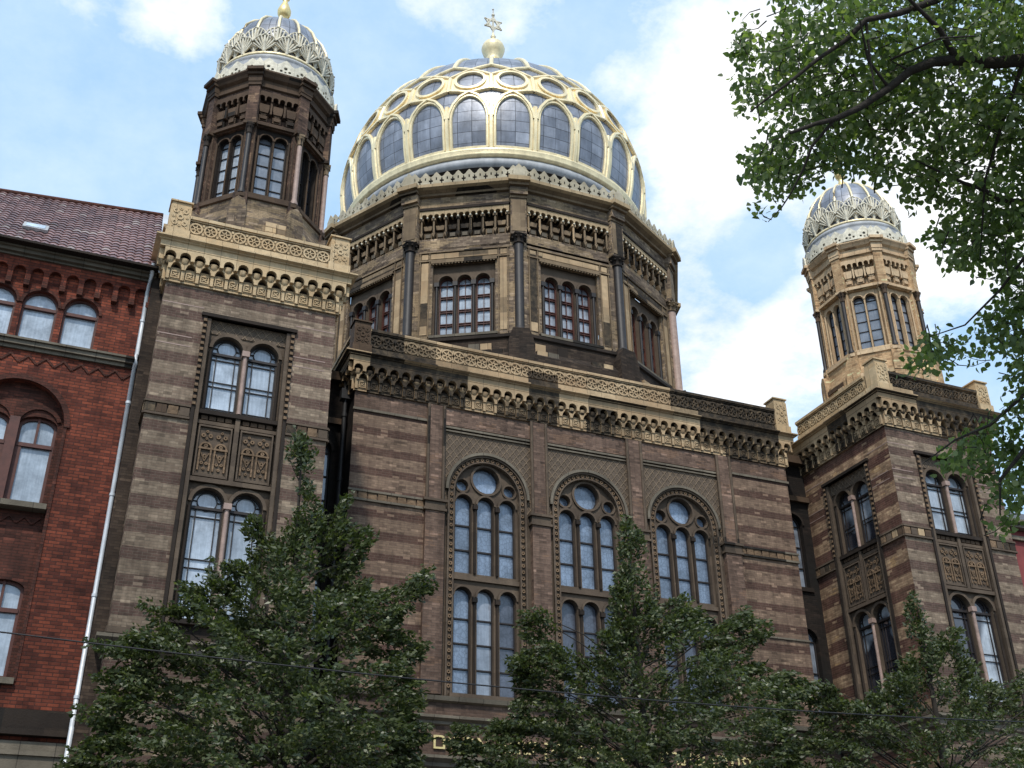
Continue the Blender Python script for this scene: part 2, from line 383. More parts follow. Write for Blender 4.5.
        for i in range(0 if ends else 1, len(allp)+(1 if ends else 0)):
            A = iv(allp[i-1][2], True) if i else []; B = iv(allp[i][2], False) if i < len(allp) else []
            x = allp[i][0] if i < len(allp) else allp[-1][1]
            for z0, z1 in sub(A, B)+sub(B, A):
                s.face([F.p(x, d0, z0), F.p(x, d1, z0), F.p(x, d1, z1), F.p(x, d0, z1)])
    def build(s, name, parent=None, uvfn=None):
        me = bpy.data.meshes.new(name); me.from_pydata(s.v, [], s.f)
        for k in s.mats: me.materials.append(M[k])
        me.polygons.foreach_set('material_index', s.m); me.polygons.foreach_set('use_smooth', s.sm)
        uvl = me.uv_layers.new(name='UVMap')
        co = np.array(s.v, dtype=np.float64); nf = len(s.f)
        cnt = np.array([len(f) for f in s.f]); li = np.repeat(np.arange(nf), cnt); vi = np.arange(len(co))
        nr = np.zeros(nf*3, dtype=np.float32); me.polygons.foreach_get('normal', nr); nr = nr.reshape(-1, 3)[li]
        nh = np.hypot(nr[:, 0], nr[:, 1]); fl = np.abs(nr[:, 2]) > .8; nh[nh < 1e-6] = 1
        tx, ty = -nr[:, 1]/nh, nr[:, 0]/nh
        fz = (np.abs(tx) >= np.abs(ty)); sg = np.where(np.where(fz, tx, ty) < 0, -1, 1)
        u = (co[:, 0]*tx+co[:, 1]*ty)*sg; vv = co[:, 2].copy()
        sl = (~fl) & (np.abs(nr[:, 2]) > .25); vv[sl] = co[sl, 2]/np.maximum(.4, np.sqrt(1-nr[sl, 2]**2))
        u = np.where(fl, co[:, 0], u); vv = np.where(fl, co[:, 1], vv)
        uv = np.stack([u, vv], 1).astype(np.float32)
        if s.uvo:
            st = np.concatenate([[0], np.cumsum(cnt)])
            for fi, q in s.uvo.items():
                for k, c in enumerate(q): uv[st[fi]+k] = c
        uvl.data.foreach_set('uv', uv.ravel())
        if any(s.sm):
            import bmesh
            bm = bmesh.new(); bm.from_mesh(me); bmesh.ops.remove_doubles(bm, verts=[v for f in bm.faces if f.smooth for v in f.verts], dist=1e-4); bm.to_mesh(me); bm.free()
        ob = bpy.data.objects.new(name, me); COL.objects.link(ob)
        if parent is not None: ob.parent = parent
        return ob

class Sh:
    def __init__(s, a, b, lo, hi, bp): s.a, s.b, s.lo, s.hi, s.bp = a, b, lo, hi, bp
def rect(a, b, z0, z1): return Sh(a, b, lambda x: z0, lambda x: z1, [a, b])
def arch(c, r, z0, zs, n=10, k=1.0, foot=None):
    """round (or pointed / segmental, k = rise/r) headed opening"""
    bp = [c-r*math.cos(PI*i/n) for i in range(n+1)]
    f = lambda x: zs + k*math.sqrt(max(0, r*r-(x-c)**2))
    return Sh(c-r, c+r, lambda x: z0, f, bp)
def parch(c, r, z0, zs, n=8, h=None):
    """pointed arch of two arcs"""
    R = r*1.35
    bp = [c-r+2*r*i/n for i in range(n+1)]
    def f(x):
        t = abs(x-c); return zs+math.sqrt(max(0, R*R-(t+R-r)**2))
    return Sh(c-r, c+r, lambda x: z0, f, bp)
def circ(c, z, r, n=14):
    bp = [c-r*math.cos(PI*i/n) for i in range(n+1)]
    q = lambda x: math.sqrt(max(0, r*r-(x-c)**2))
    return Sh(c-r, c+r, lambda x: z-q(x), lambda x: z+q(x), bp)
def poly_sh(top, z0):
    xs = [p[0] for p in top]
    def f(x):
        for (xa, za), (xb, zb) in zip(top[:-1], top[1:]):
            if xa <= x <= xb+1e-9: return za+(zb-za)*(x-xa)/max(1e-9, xb-xa)
        return z0
    return Sh(xs[0], xs[-1], lambda x: z0, f, xs)

def tag(o, label=None, cat=None, group=None, kind=None):
    if label: o['label'] = label
    if cat: o['category'] = cat
    if group: o['group'] = group
    if kind: o['kind'] = kind
    return o
def empty(name, loc=(0, 0, 0), parent=None):
    o = bpy.data.objects.new(name, None); COL.objects.link(o); o.location = loc
    if parent: o.parent = parent
    return o

# ================================================================== SYNAGOGUE
SYN = tag(empty('synagogue'), 'striped brown brick synagogue with a large gilded dome and two domed turrets', 'synagogue')
TP = 3.633          # how far the towers stand forward
XT, XI, XC = 14.35, 9.646, 8.056
TYB = 1.07          # back of the towers
TCX = (XT+XI)/2; TCY = -1.28
ZF, ZP = 18.29, 20.50   # centre: frieze foot, parapet top
ZFT, ZPT = 18.60, 20.70 # towers

def strip_frieze(mb, F, s0, s1, zf, mats, per=.392):
    """corbel arcade: square panels, pointed arches, round niches, plain band and lip"""
    L = s1-s0; n = max(1, round(L/per)); p = L/n
    m1, m2 = mats
    # string and back wall panels
    mb.mat(m2); mb.box(F, s0-.05, s1+.05, 0, .07, zf, zf+.05)
    for k in range(n):
        a = s0+p*(k+.5)
        # panel field with little square frame
        mb.mat(m2); mb.box(F, a-p*.36, a+p*.36, 0, .07, zf+.07, zf+.38)
        for q in (-1, 1): mb.box(F, a+q*p*.26-.015, a+q*p*.26+.015, .07, .10, zf+.11, zf+.34)
        mb.box(F, a-p*.22, a+p*.22, .07, .098, zf+.11, zf+.14); mb.box(F, a-p*.22, a+p*.22, .07, .098, zf+.31, zf+.34)
        mb.bar(F, a-.06, zf+.17, a+.06, zf+.28, .025, .07, .095); mb.bar(F, a-.06, zf+.28, a+.06, zf+.17, .025, .07, .093)
        mb.box(F, a-p*.36, a+p*.36, 0, .05, zf+.38, zf+.46)
    for k in range(n+1):
        a = s0+p*k
        mb.mat(m1); mb.box(F, a-p*.11, a+p*.11, 0, .13, zf+.05, zf+.42)
    # pointed arches between the posts (lower row)
    mb.mat(m1)
    mb.plate(F, rect(s0-.02, s1+.02, zf+.36, zf+.72), [parch(s0+p*(k+.5), p*.37, zf+.3, zf+.40, 6) for k in range(n)], .17, 0)
    # round niches (upper row, offset by half)
    ops = []
    for k in range(n+1):
        c = s0+p*k
        ops.append(arch(c, p*.37, zf+.60, zf+.70, 6))
    mb.plate(F, rect(s0-.17, s1+.17, zf+.60, zf+.94), [o for o in ops], .30, .14)
    # cups under the niches
    for k in range(n+1):
        c = s0+p*k
        rows = []
        for i in range(4):
            t = i/3*PI/2; r = p*.36*math.cos(t); zz = zf+.70-.2*math.sin(t)
            rows.append([F.p(c+r*math.cos(q), .12+r*.85*abs(math.sin(q)), zz) for q in [PI*j/6 for j in range(7)]])
        o = mb.smooth; mb.smooth = True; mb.grid(rows); mb.smooth = o

def band_and_lip(mb, x0, x1, y0, y1, zf, mats):
    m1, m2 = mats
    mb.mat(m1)
    mb.rect_sweep(x0, x1, y0, y1, [(.1, zf+.94), (.31, zf+.943), (.31, zf+1.12), (.36, zf+1.14), (.36, zf+1.16), (.46, zf+1.20), (.46, zf+1.24), (.30, zf+1.27), (.0, zf+1.28)])

def rosette(mb, F, a, z, r, d):
    mb.ring(F, a, z, r*.76, r, d, d+.045, n=14); mb.ring(F, a, z, r*1.02, r*1.14, d, d+.02, n=12)
    mb.ring(F, a, z, r*.16, r*.30, d, d+.04, n=8)
    for k in range(6):
        q = PI/3*k+.3
        mb.bar(F, a+r*.28*math.cos(q), z+r*.28*math.sin(q), a+r*.78*math.cos(q), z+r*.78*math.sin(q), r*.17, d, d+.035)

def parapet_side(mb, F, s0, s1, zb, zt, d, mats, seg=None):
    """ashlar base, rosette band and coping; d = distance of its face from the frame"""
    m1, m2 = mats
    mb.mat(m1); mb.box(F, s0, s1, d-.3, d, zb, zt-.10)
    mb.box(F, s0, s1, d, d+.055, zb, zb+.24)
    mb.box(F, s0, s1, d-.36, d+.09, zt-.097, zt)
    mb.box(F, s0, s1, d, d+.05, zt-.14, zt-.10)
    zm = (zb+.24+zt-.14)/2; r = (zt-.14-zb-.24)/2*.84
    n = int(round((s1-s0)/(.405))); st = (s1-s0)/n
    mb.mat(m2)
    for k in range(n):
        rosette(mb, F, s0+st*(k+.5), zm, r, d)
        if k: 
            mb.box(F, s0+st*k-.03, s0+st*k+.03, d, d+.035, zm+r*.55, zm+r*.95); mb.box(F, s0+st*k-.03, s0+st*k+.03, d, d+.035, zm-r*.95, zm-r*.55)

def pier(name, F, a, w, zb, zt, d, mats, parent):
    mb = MB(); m1, m2 = mats
    mb.mat(m1); mb.box(F, a-w/2, a+w/2, d-w+.04, d+.04, zb, zt-.16)
    mb.box(F, a-w/2-.04, a+w/2+.04, d-w, d+.085, zb-.002, zb+.29)
    mb.box(F, a-w/2+.02, a+w/2-.02, d-w+.06, d+.02, zt-.16, zt-.05); mb.box(F, a-w/2-.03, a+w/2+.03, d-w, d+.07, zt-.05, zt)
    mb.mat(m2)
    zc = (zb+.29+zt-.16)/2; h = (zt-.16-zb-.29)/2
    mb.box(F, a-w*.42, a+w*.42, d+.04, d+.052, zc-h*.95, zc+h*.95)
    mb.ring(F, a, zc, w*.08, w*.17, d+.05, d+.078, n=12)
    for q in (-1, 1):
        for t in (-1, 1):
            mb.ring(F, a+q*w*.23, zc+t*h*.50, w*.07, w*.145, d+.05, d+.075, n=10)
            mb.bar(F, a+q*w*.06, zc+t*h*.12, a+q*w*.34, zc+t*h*.86, .022, d+.05, d+.07)
        mb.ring(F, a+q*w*.33, zc, .015, .04, d+.05, d+.07, n=8); mb.ring(F, a, zc+q*h*.70, .018, .045, d+.05, d+.07, n=8)
    return mb.build(name, parent)

# ---------------------------------------------------------------- centre block
FC = Fr(0, 0, 0)
def centre_block():
    mb = MB().mat('brick_centre')
    # side panels left and right of the outer pilasters, and the wall below the sills
    mb.plate(FC, rect(-XC, -5.35, 8.55, 17.66), [], 0, -.3, False)
    mb.plate(FC, rect(5.35, XC, 8.55, 17.66), [], 0, -.3, False)
    for sx in (-1, 1):
        F = Fr(sx*XC, 0, sx*90)
        a0, a1 = (-17, 0) if sx < 0 else (0, 17)
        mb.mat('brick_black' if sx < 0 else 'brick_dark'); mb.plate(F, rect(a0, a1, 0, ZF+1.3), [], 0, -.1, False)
    mb.mat('brick_centre'); mb.plate(FC, rect(-XC, XC, 0, 7.3), [], 0, -.2, False)
    mb.mat('brick_red'); mb.plate(FC, rect(-XC, XC, 7.3, 9.0), [], .003, -.2, False)
    mb.plate(FC, rect(-XC, XC, 17.66, ZF), [], .003, -.2, False)
    mb.mat('brick_dark'); mb.plate(FC, rect(-XC, XC, ZF, ZF+1.3), [], .003, -.2, False)
    # window walls: diaper field above, stone surround
    for k in (-1, 0, 1):
        c = k*3.5661
        op = arch(c, 1.10, 9.05, 15.42, 18)
        mb.mat('diaper'); mb.plate(FC, rect(c-1.56, c+1.56, 14.9, 17.66), [op], -.06, -.5)
        mb.mat('stone_brown'); mb.plate(FC, rect(c-1.56, c+1.56, 9.0, 14.9), [op], -.058, -.5)
    mb.mat('tar'); mb.face([(-XC, 0, 19.9), (XC, 0, 19.9), (XC, 17, 19.9), (-XC, 17, 19.9)])
    mb.mat('brick_dark'); mb.face([(-XC, 17, 0), (XC, 17, 0), (XC, 17, 19.9), (-XC, 17, 19.9)])
    # mouldings: string above panels
    mb.mat('stone_grey')
    for a, b in ((-XC-.03, -5.62), (5.62, XC+.03)):
        mb.box(FC, a, b, 0, .06, 17.64, 17.72)
        for z in (14.95, 14.66): mb.box(FC, a, b, 0, .07, z-.035, z+.035)
        mb.box(FC, a, b, 0, .04, 11.86, 11.92)
        mb.mat('carved')
        n = 8
        for i in range(n):
            w = (b-a)/n; mb.box(FC, a+w*i+.02, a+w*(i+1)-.02, 0, .035+.012*(i % 2), 14.70, 14.91)
        mb.mat('stone_grey')
    mb.mat('stone_grey')
    for k in (-1, 0, 1):
        c = k*3.5661; mb.box(FC, c-1.5, c+1.5, -.06, .03, 17.55, 17.62); mb.box(FC, c-1.5, c+1.5, -.06, .0, 17.45, 17.50)
    mb.rect_sweep(-XC, XC, 0, 16.9, [(0, 8.86), (.12, 8.9), (.16, 9.02), (0, 9.06)])
    mb.rect_sweep(-XC, XC, 0, 16.9, [(0, 8.22), (.07, 8.25), (.07, 8.33), (.2, 8.40), (.2, 8.47), (0, 8.52)])
    mb.rect_sweep(-XC, XC, 0, 16.9, [(0, 7.02), (.12, 7.1), (.12, 7.2), (.26, 7.30), (.26, 7.38), (0, 7.43)])
    mb.rect_sweep(-XC, XC, 0, 16.9, [(0, 3.8), (.15, 3.9), (.15, 4.1), (0, 4.15)])
    # blind arcade under the inscription
    mb.mat('stone_brown')
    for i in range(14):
        a = -5.6+i*.8; mb.box(FC, a-.035, a+.035, 0, .06, 5.6, 6.95)
    mb.mat('brick_centre'); mb.box(FC, -XC, XC, -.2, -.005, 0, 1)
    mb.build('central_wall', SYN)
    # portal hidden behind the trees: three arched doorways
    for c in (-3.0, 0, 3.0):
        f = MB().mat('stone_brown'); f.plate(FC, arch(c, 1.2, .02, 3.0, 14), [arch(c, .95, .0, 3.0, 12)], .12, .001)
        f.mat('wood_red'); f.plate(FC, arch(c, .95, .02, 3.0, 12), [rect(c-.03, c+.03, .1, 2.8)]+[rect(c+q-.25, c+q+.25, z, z+.7) for q in (-.48, .48) for z in (.4, 1.3, 2.2)], .06, .01)
        f.build('door', SYN)
    # corbelled cornice and parapet
    mb = MB(); mats = ('terra_mid', 'terra_mid')
    strip_frieze(mb, FC, -XC, XC, ZF, mats)
    for sx in (-1, 1):
        F = Fr(sx*XC, 0, sx*90); strip_frieze(mb, F, -2.5 if sx < 0 else 0, 0 if sx < 0 else 2.5, ZF, mats)
    band_and_lip(mb, -XC, XC, 0, 17, ZF, mats)
    mb.mat('brick_drum')
    mb.build('cornice', SYN)
    mb = MB()
    parapet_side(mb, FC, -XC+.32, XC-.32, ZF+1.275, ZP, .2, ('terra_mid', 'terra_mid'))
    for sx in (-1, 1):
        F = Fr(sx*XC, 0, sx*90); a, b = (-12, -.2) if sx < 0 else (.2, 12); parapet_side(mb, F, a, b, ZF+1.275, ZP, .1, ('terra_mid', 'terra_mid'))
    mb.build('parapet', SYN)
    pier('parapet_pier', FC, -XC+.06, .55, ZF+1.275, 20.75, .25, ('terra_dark', 'terra_dark'), SYN)
    pier('parapet_pier', FC, XC-.06, .55, ZF+1.275, 21.0, .25, ('terra', 'terra'), SYN)
    # pilasters
    for k in (-1.5, -.5, .5, 1.5):
        c = k*3.5661; mb = MB()
        mb.mat('brick_red'); mb.box(FC, c-.2, c+.2, -.05, .08, 14.97, ZF-.02)
        mb.mat('stone_brown')
        for q in (-1, 1):
            mb.tube([FC.p(c+q*.26, .07, 14.97), FC.p(c+q*.26, .07, ZF-.02)], .055, 8)
        mb.mat('brick_red'); mb.box(FC, c-.31, c+.31, -.05, .14, 9.06, 14.6)
        mb.mat('stone_brown')
        for z0, z1, d in ((14.6, 14.68, .19), (14.68, 14.9, .15), (14.9, 14.98, .21)): mb.box(FC, c-.33-(d-.15), c+.33+(d-.15), -.05, d, z0, z1)
        mb.build('pilaster', SYN)

def beads(mb, F, a, z0, z1, d, st=.17, r=.045):
    n = int((z1-z0)/st)
    for k in range(n):
        z = z0+(z1-z0)*(k+.5)/n; mb.box(F, a-r, a+r, d, d+.04, z-r*1.1, z+r*.7)

def centre_window(c):
    dz = -.40
    mb = MB().mat('stone_brown')
    # tracery plate
    head = arch(c, 1.102, 12.42, 15.42, 18)
    lan = [arch(c+q*.735, .28, 12.84, 15.13, 8) for q in (-1, 0, 1)]
    cs = [circ(c, 15.99, .46), circ(c-.80, 15.72, .20, 8), circ(c+.80, 15.72, .20, 8)]
    mb.plate(FC, head, lan+cs, dz+.22, dz)
    mb.ring(FC, c, 15.99, .46, .535, dz+.1, dz+.27, n=24)
    for q in (-.80, .80): mb.ring(FC, c+q, 15.72, .20, .26, dz+.1, dz+.26, n=14)
    for q in (-1, 0, 1): mb.ring(FC, c+q*.735, 15.13, .28, .345, dz+.1, dz+.265, 0, 180, 10)
    lo = [arch(c+q*.735, .28, 9.2, 12.12, 8) for q in (-1, 0, 1)]
    mb.plate(FC, rect(c-1.10, c+1.10, 9.05, 12.42), lo, dz+.22, dz)
    for q in (-1, 0, 1): mb.ring(FC, c+q*.735, 12.12, .28, .34, dz+.1, dz+.262, 0, 180, 10)
    mb.box(FC, c-1.12, c+1.12, dz+.1, dz+.30, 12.60, 12.74)
    mb.box(FC, c-1.2, c+1.2, dz+.1, .12, 8.98, 9.14)
    mb.mat('stone_black')
    for q in (-.37, .37):                    # colonnettes on the mullions
        for z0, z1 in ((9.2, 12.05), (12.84, 15.05)):
            mb.tube([FC.p(c+q, dz+.25, z0), FC.p(c+q, dz+.25, z1-.1)], .045, 8)
            mb.box(FC, c+q-.075, c+q+.075, dz+.18, dz+.34, z1-.12, z1+.02)
    # iron bars
    mb.mat('wood_dark')
    for q in (-1, 0, 1):
        a = c+q*.735
        for z in (13.62, 14.42): mb.box(FC, a-.28, a+.28, dz+.02, dz+.07, z-.025, z+.025)
        for z in (9.95, 10.7, 11.45): mb.box(FC, a-.28, a+.28, dz+.02, dz+.07, z-.022, z+.022)
        for z0, z1, zs in ((12.84, 15.13, 15.13), (9.2, 12.12, 12.12)):
            for s_ in (-1, 1): mb.box(FC, a+s_*.265-.013, a+s_*.265+.013, dz+.02, dz+.08, z0, z1)
            mb.ring(FC, a, zs, 0.25, .282, dz+.02, dz+.08, 0, 180, 10)
    mb.ring(FC, c, 15.99, .43, .465, dz+.02, dz+.08, n=20)
    w = mb.build('window', SYN)
    for q in (-1, 0, 1):
        p = MB().mat('glass_blue'); a = c+q*.735
        p.plate(FC, arch(a, .31, 12.8, 15.13, 8), [], dz+.02+.004*q, dz-.03); p.build('pane', w)
        p = MB().mat(('glass_blue' if q < 0 else 'glass_mid' if q == 0 else 'glass_dim') if c < -3 else 'glass_dim')
        p.plate(FC, arch(a, .31, 9.15, 12.12, 8), [], dz+.02+.004*q, dz-.03); p.build('pane', w)
    p = MB().mat('glass_blue'); p.disc(FC, c, 15.99, .49, dz+.015, 20)
    p.disc(FC, c-.80, 15.72, .23, dz+.015); p.disc(FC, c+.80, 15.72, .23, dz+.015); p.build('pane', w)
    # surround: hood, voussoir ring with roundels, beaded jambs
    h = MB().mat('stone_grey'); h.ring(FC, c, 15.44, 1.33, 1.42, -.06, .07, 0, 180, 30)
    h.mat('stone_brown'); h.ring(FC, c, 15.44, 1.27, 1.33, -.06, .02, 0, 180, 30); h.ring(FC, c, 15.44, 1.095, 1.14, -.1, -.01, 0, 180, 30)
    h.mat('carved')
    for k in range(21):
        t = math.radians(4.5+171/20*k); h.ring(FC, c+1.2*math.cos(t), 15.44+1.2*math.sin(t), .025, .058, -.06, -.015, n=8)
    for q in (-1, 1):
        h.mat('carved')
        for k in range(30):
            z = 15.3-.205*k
            if z > 9.15: h.ring(FC, c+q*1.2, z, .025, .06, -.06, -.015, n=8)
        h.mat('stone_brown')
        h.box(FC, c+q*1.30-.03, c+q*1.30+.03, -.06, .02, 9.06, 15.44); h.box(FC, c+q*1.12-.022, c+q*1.12+.022, -.06, -.01, 9.06, 15.44)
    h.build('hood_mould', w)
centre_block()
for k in (-1, 0, 1): centre_window(k*3.5661)

# gold inscription above the portal
def inscription():
    cu = bpy.data.curves.new('inscription', 'FONT')
    words = 'פתחו שערים ויבא גוי צדיק שמר אמנים'
    cu.body = words[::-1]; cu.size = .62; cu.extrude = .015; cu.align_x = 'CENTER'
    o = bpy.data.objects.new('inscription', cu); COL.objects.link(o)
    dg = bpy.context.evaluated_depsgraph_get(); me = bpy.data.meshes.new_from_object(o.evaluated_get(dg))
    bpy.data.objects.remove(o)
    ob = bpy.data.objects.new('inscription', me); COL.objects.link(ob); me.materials.clear(); me.materials.append(M['gold_deep'])
    w = max([v.co.x for v in me.vertices]+[.1])-min([v.co.x for v in me.vertices]+[0])
    sc = 10.4/max(w, 1)
    me.transform(Matrix.Translation((0, -.04, 7.58)) @ Matrix.Rotation(PI/2, 4, 'X') @ Matrix.Scale(sc, 4, (1, 0, 0)))
    ob.parent = SYN
inscription()

# ---------------------------------------------------------------- towers
def biforate(F, c, z0, top, glass, parent, side=False):
    """twin round-headed window; returns the frame"""
    r = .405; zs = top-r; dz = -.36
    mb = MB().mat('stone_brown')
    mb.plate(F, rect(c-1.06, c+1.06, z0-.12, top+.36), [arch(c+q*.485, r, z0, zs, 10) for q in (-1, 1)], -.14, dz)
    for q in (-1, 1): mb.ring(F, c+q*.485, zs, r, r+.09, -.14, -.08, 0, 180, 14)
    mb.mat('column_pink'); mb.tube([F.p(c, -.12, z0), F.p(c, -.12, zs-.1)], .06, 8); mb.box(F, c-.1, c+.1, -.2, -.03, zs-.12, zs+.04)
    mb.mat('stone_black')
    for q in (-1, 1): mb.tube([F.p(c+q*.93, -.12, z0), F.p(c+q*.93, -.12, zs-.1)], .045, 6)
    mb.box(F, c-1.08, c+1.08, -.2, -.02, z0-.16, z0-.04)
    mb.mat('wood_dark')
    for q in (-1, 1):
        a = c+q*.485
        for s_ in (-1, 1): mb.box(F, a+s_*(r-.02)-.022, a+s_*(r-.02)+.022, dz+.03, dz+.09, z0, zs)
        mb.ring(F, a, zs, r-.045, r, dz+.03, dz+.09, 0, 180, 14)
        mb.box(F, a-r, a+r, dz+.03, dz+.11, zs-.13, zs-.06)
        mb.ring(F, a, zs+.1, .235, .26, dz+.03, dz+.07, n=18)
        mb.box(F, a-r+.02, a-.25, dz+.03, dz+.06, zs+.09, zs+.11); mb.box(F, a+.25, a+r-.02, dz+.03, dz+.06, zs+.09, zs+.11)
        mb.bar(F, a, zs-.07, a, zs-.16, .02, dz+.03, dz+.06)
        for s_ in (-1, 1): mb.box(F, a+s_*.25-.012, a+s_*.25+.012, dz+.03, dz+.065, z0, zs-.13)
        hh = zs-.13-z0
        for fz in (.08, .46, .54, .93): mb.box(F, a-r+.02, a+r-.02, dz+.031, dz+.062, z0+hh*fz-.011, z0+hh*fz+.011)
    w = mb.build('window', parent)
    for q in (-1, 1):
        p = MB().mat(glass); p.plate(F, arch(c+q*.485, r+.03, z0-.03, zs, 10), [], dz+.02, dz-.02); p.build('pane', w)
    return w
def carved_panel(mb, F, a, z0, z1, w):
    mb.mat('stone_brown')
    mb.box(F, a-w/2, a+w/2, -.2, -.12, z0, z1)
    for b in ((a-w/2, a-w/2+.04, z0, z1), (a+w/2-.04, a+w/2, z0, z1)): mb.box(F, b[0], b[1], -.12, -.06, b[2], b[3])
    mb.box(F, a-w/2+.04, a+w/2-.04, -.12, -.06, z1-.05, z1); mb.box(F, a-w/2+.04, a+w/2-.04, -.12, -.05, z0, z0+.06)
    mb.mat('carved'); h = z1-z0
    for q in (-1, 1):
        c = a+q*w*.22
        mb.ring(F, c, z0+h*.56, .12, .165, -.12, -.07, 0, 180, 10)
        for p in (-1, 1): mb.box(F, c+p*.14-.022, c+p*.14+.022, -.12, -.075, z0+h*.12, z0+h*.56)
        mb.box(F, c-.18, c+.18, -.12, -.068, z0+h*.53, z0+h*.565)
        mb.ring(F, c, z0+h*.60, .015, .055, -.12, -.075, n=8)
        for (px_, pz, rr_) in ((-.09, .80, .06), (.09, .80, .06), (0, .88, .04), (0, .74, .035), (0, .40, .06), (-.06, .26, .045), (.06, .26, .045), (0, .16, .04)):
            mb.ring(F, c+px_, z0+h*pz, rr_*.35, rr_, -.12, -.082, n=8)
        mb.bar(F, c-.10, z0+h*.46, c, z0+h*.30, .022, -.12, -.085); mb.bar(F, c+.10, z0+h*.46, c, z0+h*.30, .022, -.12, -.086)
def tower(sx, parent):
    cx = sx*TCX; x0, x1 = cx-2.352, cx+2.352
    brick = 'brick' if sx < 0 else 'brick_sunlit'
    faces = [(Fr(cx, -TP, 0), 2.352, True, 'front'), (Fr(x0, TCY, -90), 2.352, sx > 0, 'left'), (Fr(x1, TCY, 90), 2.352, sx < 0, 'right')]
    mb = MB()
    for F, hw, bay, nm in faces:
        bm_ = brick
        if sx > 0 and nm == 'front': bm_ = 'brick'  # the sides keep the copy with sunlight in its colour
        mb.mat(bm_)
        ops = [rect(-1.14, 1.14, 8.95, 17.74)] if bay else []
        mb.plate(F, rect(-hw, hw, 0, ZFT), ops, 0, -.14, False)
        mb.mat('brick_dark'); mb.plate(F, rect(-hw, hw, ZFT, ZFT+1.3), [], 0, -.1, False)
        rng = ((-hw-.03, -1.24), (1.24, hw+.03)) if bay else ((-hw-.03, hw+.03),)
        for a, b in rng:
            mb.mat('stone_brown')
            mb.box(F, a, b, 0, .07, 14.94, 15.0); mb.box(F, a, b, 0, .07, 14.60, 14.66)
            mb.box(F, a, b, 0, .05, 8.95, 9.1)
            n = max(3, round((b-a)/.28)); w = (b-a)/n
            for i in range(n):
                mb.mat(('carved', 'terra_dark', 'terra_mid', 'stone_brown')[(i*7+int(sx)+3) % 4])
                mb.box(F, a+w*i+.02, a+w*(i+1)-.02, 0, .05, 14.68, 14.92)
            # pale courses near the top
            mb.mat('column_pink')
            for z in (17.98, 16.72, 17.0): mb.box(F, a+.02, b-.02 if z > 17.5 else a+(b-a)*.8, 0, .006, z, z+.028)
        if bay:
            mb.mat('diaper'); mb.plate(F, rect(-1.14, 1.14, 17.32, 17.74), [arch(q*.485, .405+.07, 17.0, 16.9, 10) for q in (-1, 1)], -.11, -.14)
            mb.mat('stone_brown')
            mb.plate(F, rect(-1.14, 1.14, 12.95, 15.0), [], -.2, -.22)
            mb.box(F, -1.10, 1.10, -.2, -.1, 14.62, 14.72); mb.box(F, -1.12, 1.12, -.2, -.02, 12.98, 13.10)
            mb.box(F, -.06, .06, -.2, -.06, 13.1, 15.0)
            for q in (-1, 1):
                mb.mat('stone_brown'); mb.box(F, q*1.08-.05, q*1.08+.05, -.2, .02, 8.95, 17.7)
                mb.mat('stone_black'); mb.box(F, q*1.19-.045, q*1.19+.045, -.1, .05, 8.95, 17.78)
                mb.mat('carved')
                if True: beads(mb, F, q*1.19, 15.0, 17.7, .05)
                carved_panel(mb, F, q*.535, 13.14, 14.58, .86)
                mb.mat('terra_dark')
                for i in range(4): mb.box(F, q*.535-.4+i*.205, q*.535-.4+i*.205+.17, -.2, -.1, 14.75, 14.86)
            mb.mat('stone_black'); mb.box(F, -1.3, 1.3, -.1, .09, 17.74, 17.84)
            mb.mat('brick_dark'); mb.plate(F, rect(-1.14, 1.14, 8.9, 9.5), [], -.16, -.2)
    # roof terrace and back
    mb.mat('tar'); mb.face([(x0, -TP, 19.95), (x1, -TP, 19.95), (x1, TYB, 19.95), (x0, TYB, 19.95)])
    mb.mat('brick_dark'); mb.face([(x0, TYB, 0), (x1, TYB, 0), (x1, TYB, 19.95), (x0, TYB, 19.95)])
    mb.mat('stone_grey'); mb.rect_sweep(x0, x1, -TP, TYB, [(0, 8.5), (.1, 8.56), (.1, 8.7), (.24, 8.8), (.24, 8.88), (0, 8.94)])
    mb.rect_sweep(x0, x1, -TP, TYB, [(0, 3.8), (.15, 3.9), (.15, 4.1), (0, 4.15)])
    t = mb.build('tower_wall', SYN)
    # windows
    for F, hw, bay, nm in faces:
        if not bay: continue
        gl = 'glass_curtain' if sx < 0 else 'glass_half'
        biforate(F, 0, 15.04, 17.30, gl if nm == 'front' else 'glass_half', SYN)
        lf = biforate(F, 0, 9.5, 12.87, gl if nm == 'front' else 'glass_half', SYN)
    mats = ('terra', 'terra') if sx < 0 else ('terra_mid', 'terra_mid')
    mb = MB()
    for F, hw, bay, nm in faces: strip_frieze(mb, F, -hw, hw, ZFT, mats)
    band_and_lip(mb, x0, x1, -TP, TYB, ZFT, mats)
    mb.build('cornice', SYN)
    mb = MB()
    pm = ('terra', 'terra') if sx < 0 else ('terra_mid', 'terra_mid')
    parapet_side(mb, faces[0][0], -hw+.35, hw-.35, ZFT+1.275, ZPT, .2, pm)
    parapet_side(mb, faces[1][0], -hw+.35, hw-.35, ZFT+1.275, ZPT, .2, ('terra', 'terra'))
    parapet_side(mb, faces[2][0], -hw+.35, hw-.35, ZFT+1.275, ZPT, .2, ('terra', 'terra'))
    mb.build('parapet', SYN)
    pier('parapet_pier', faces[0][0], -hw+.08, .56, ZFT+1.275, 21.13, .25, ('terra', 'terra'), SYN)
    pier('parapet_pier', faces[0][0], hw-.08, .56, ZFT+1.275, 21.13, .25, ('terra', 'terra') , SYN)
tower(-1, SYN); tower(1, SYN)

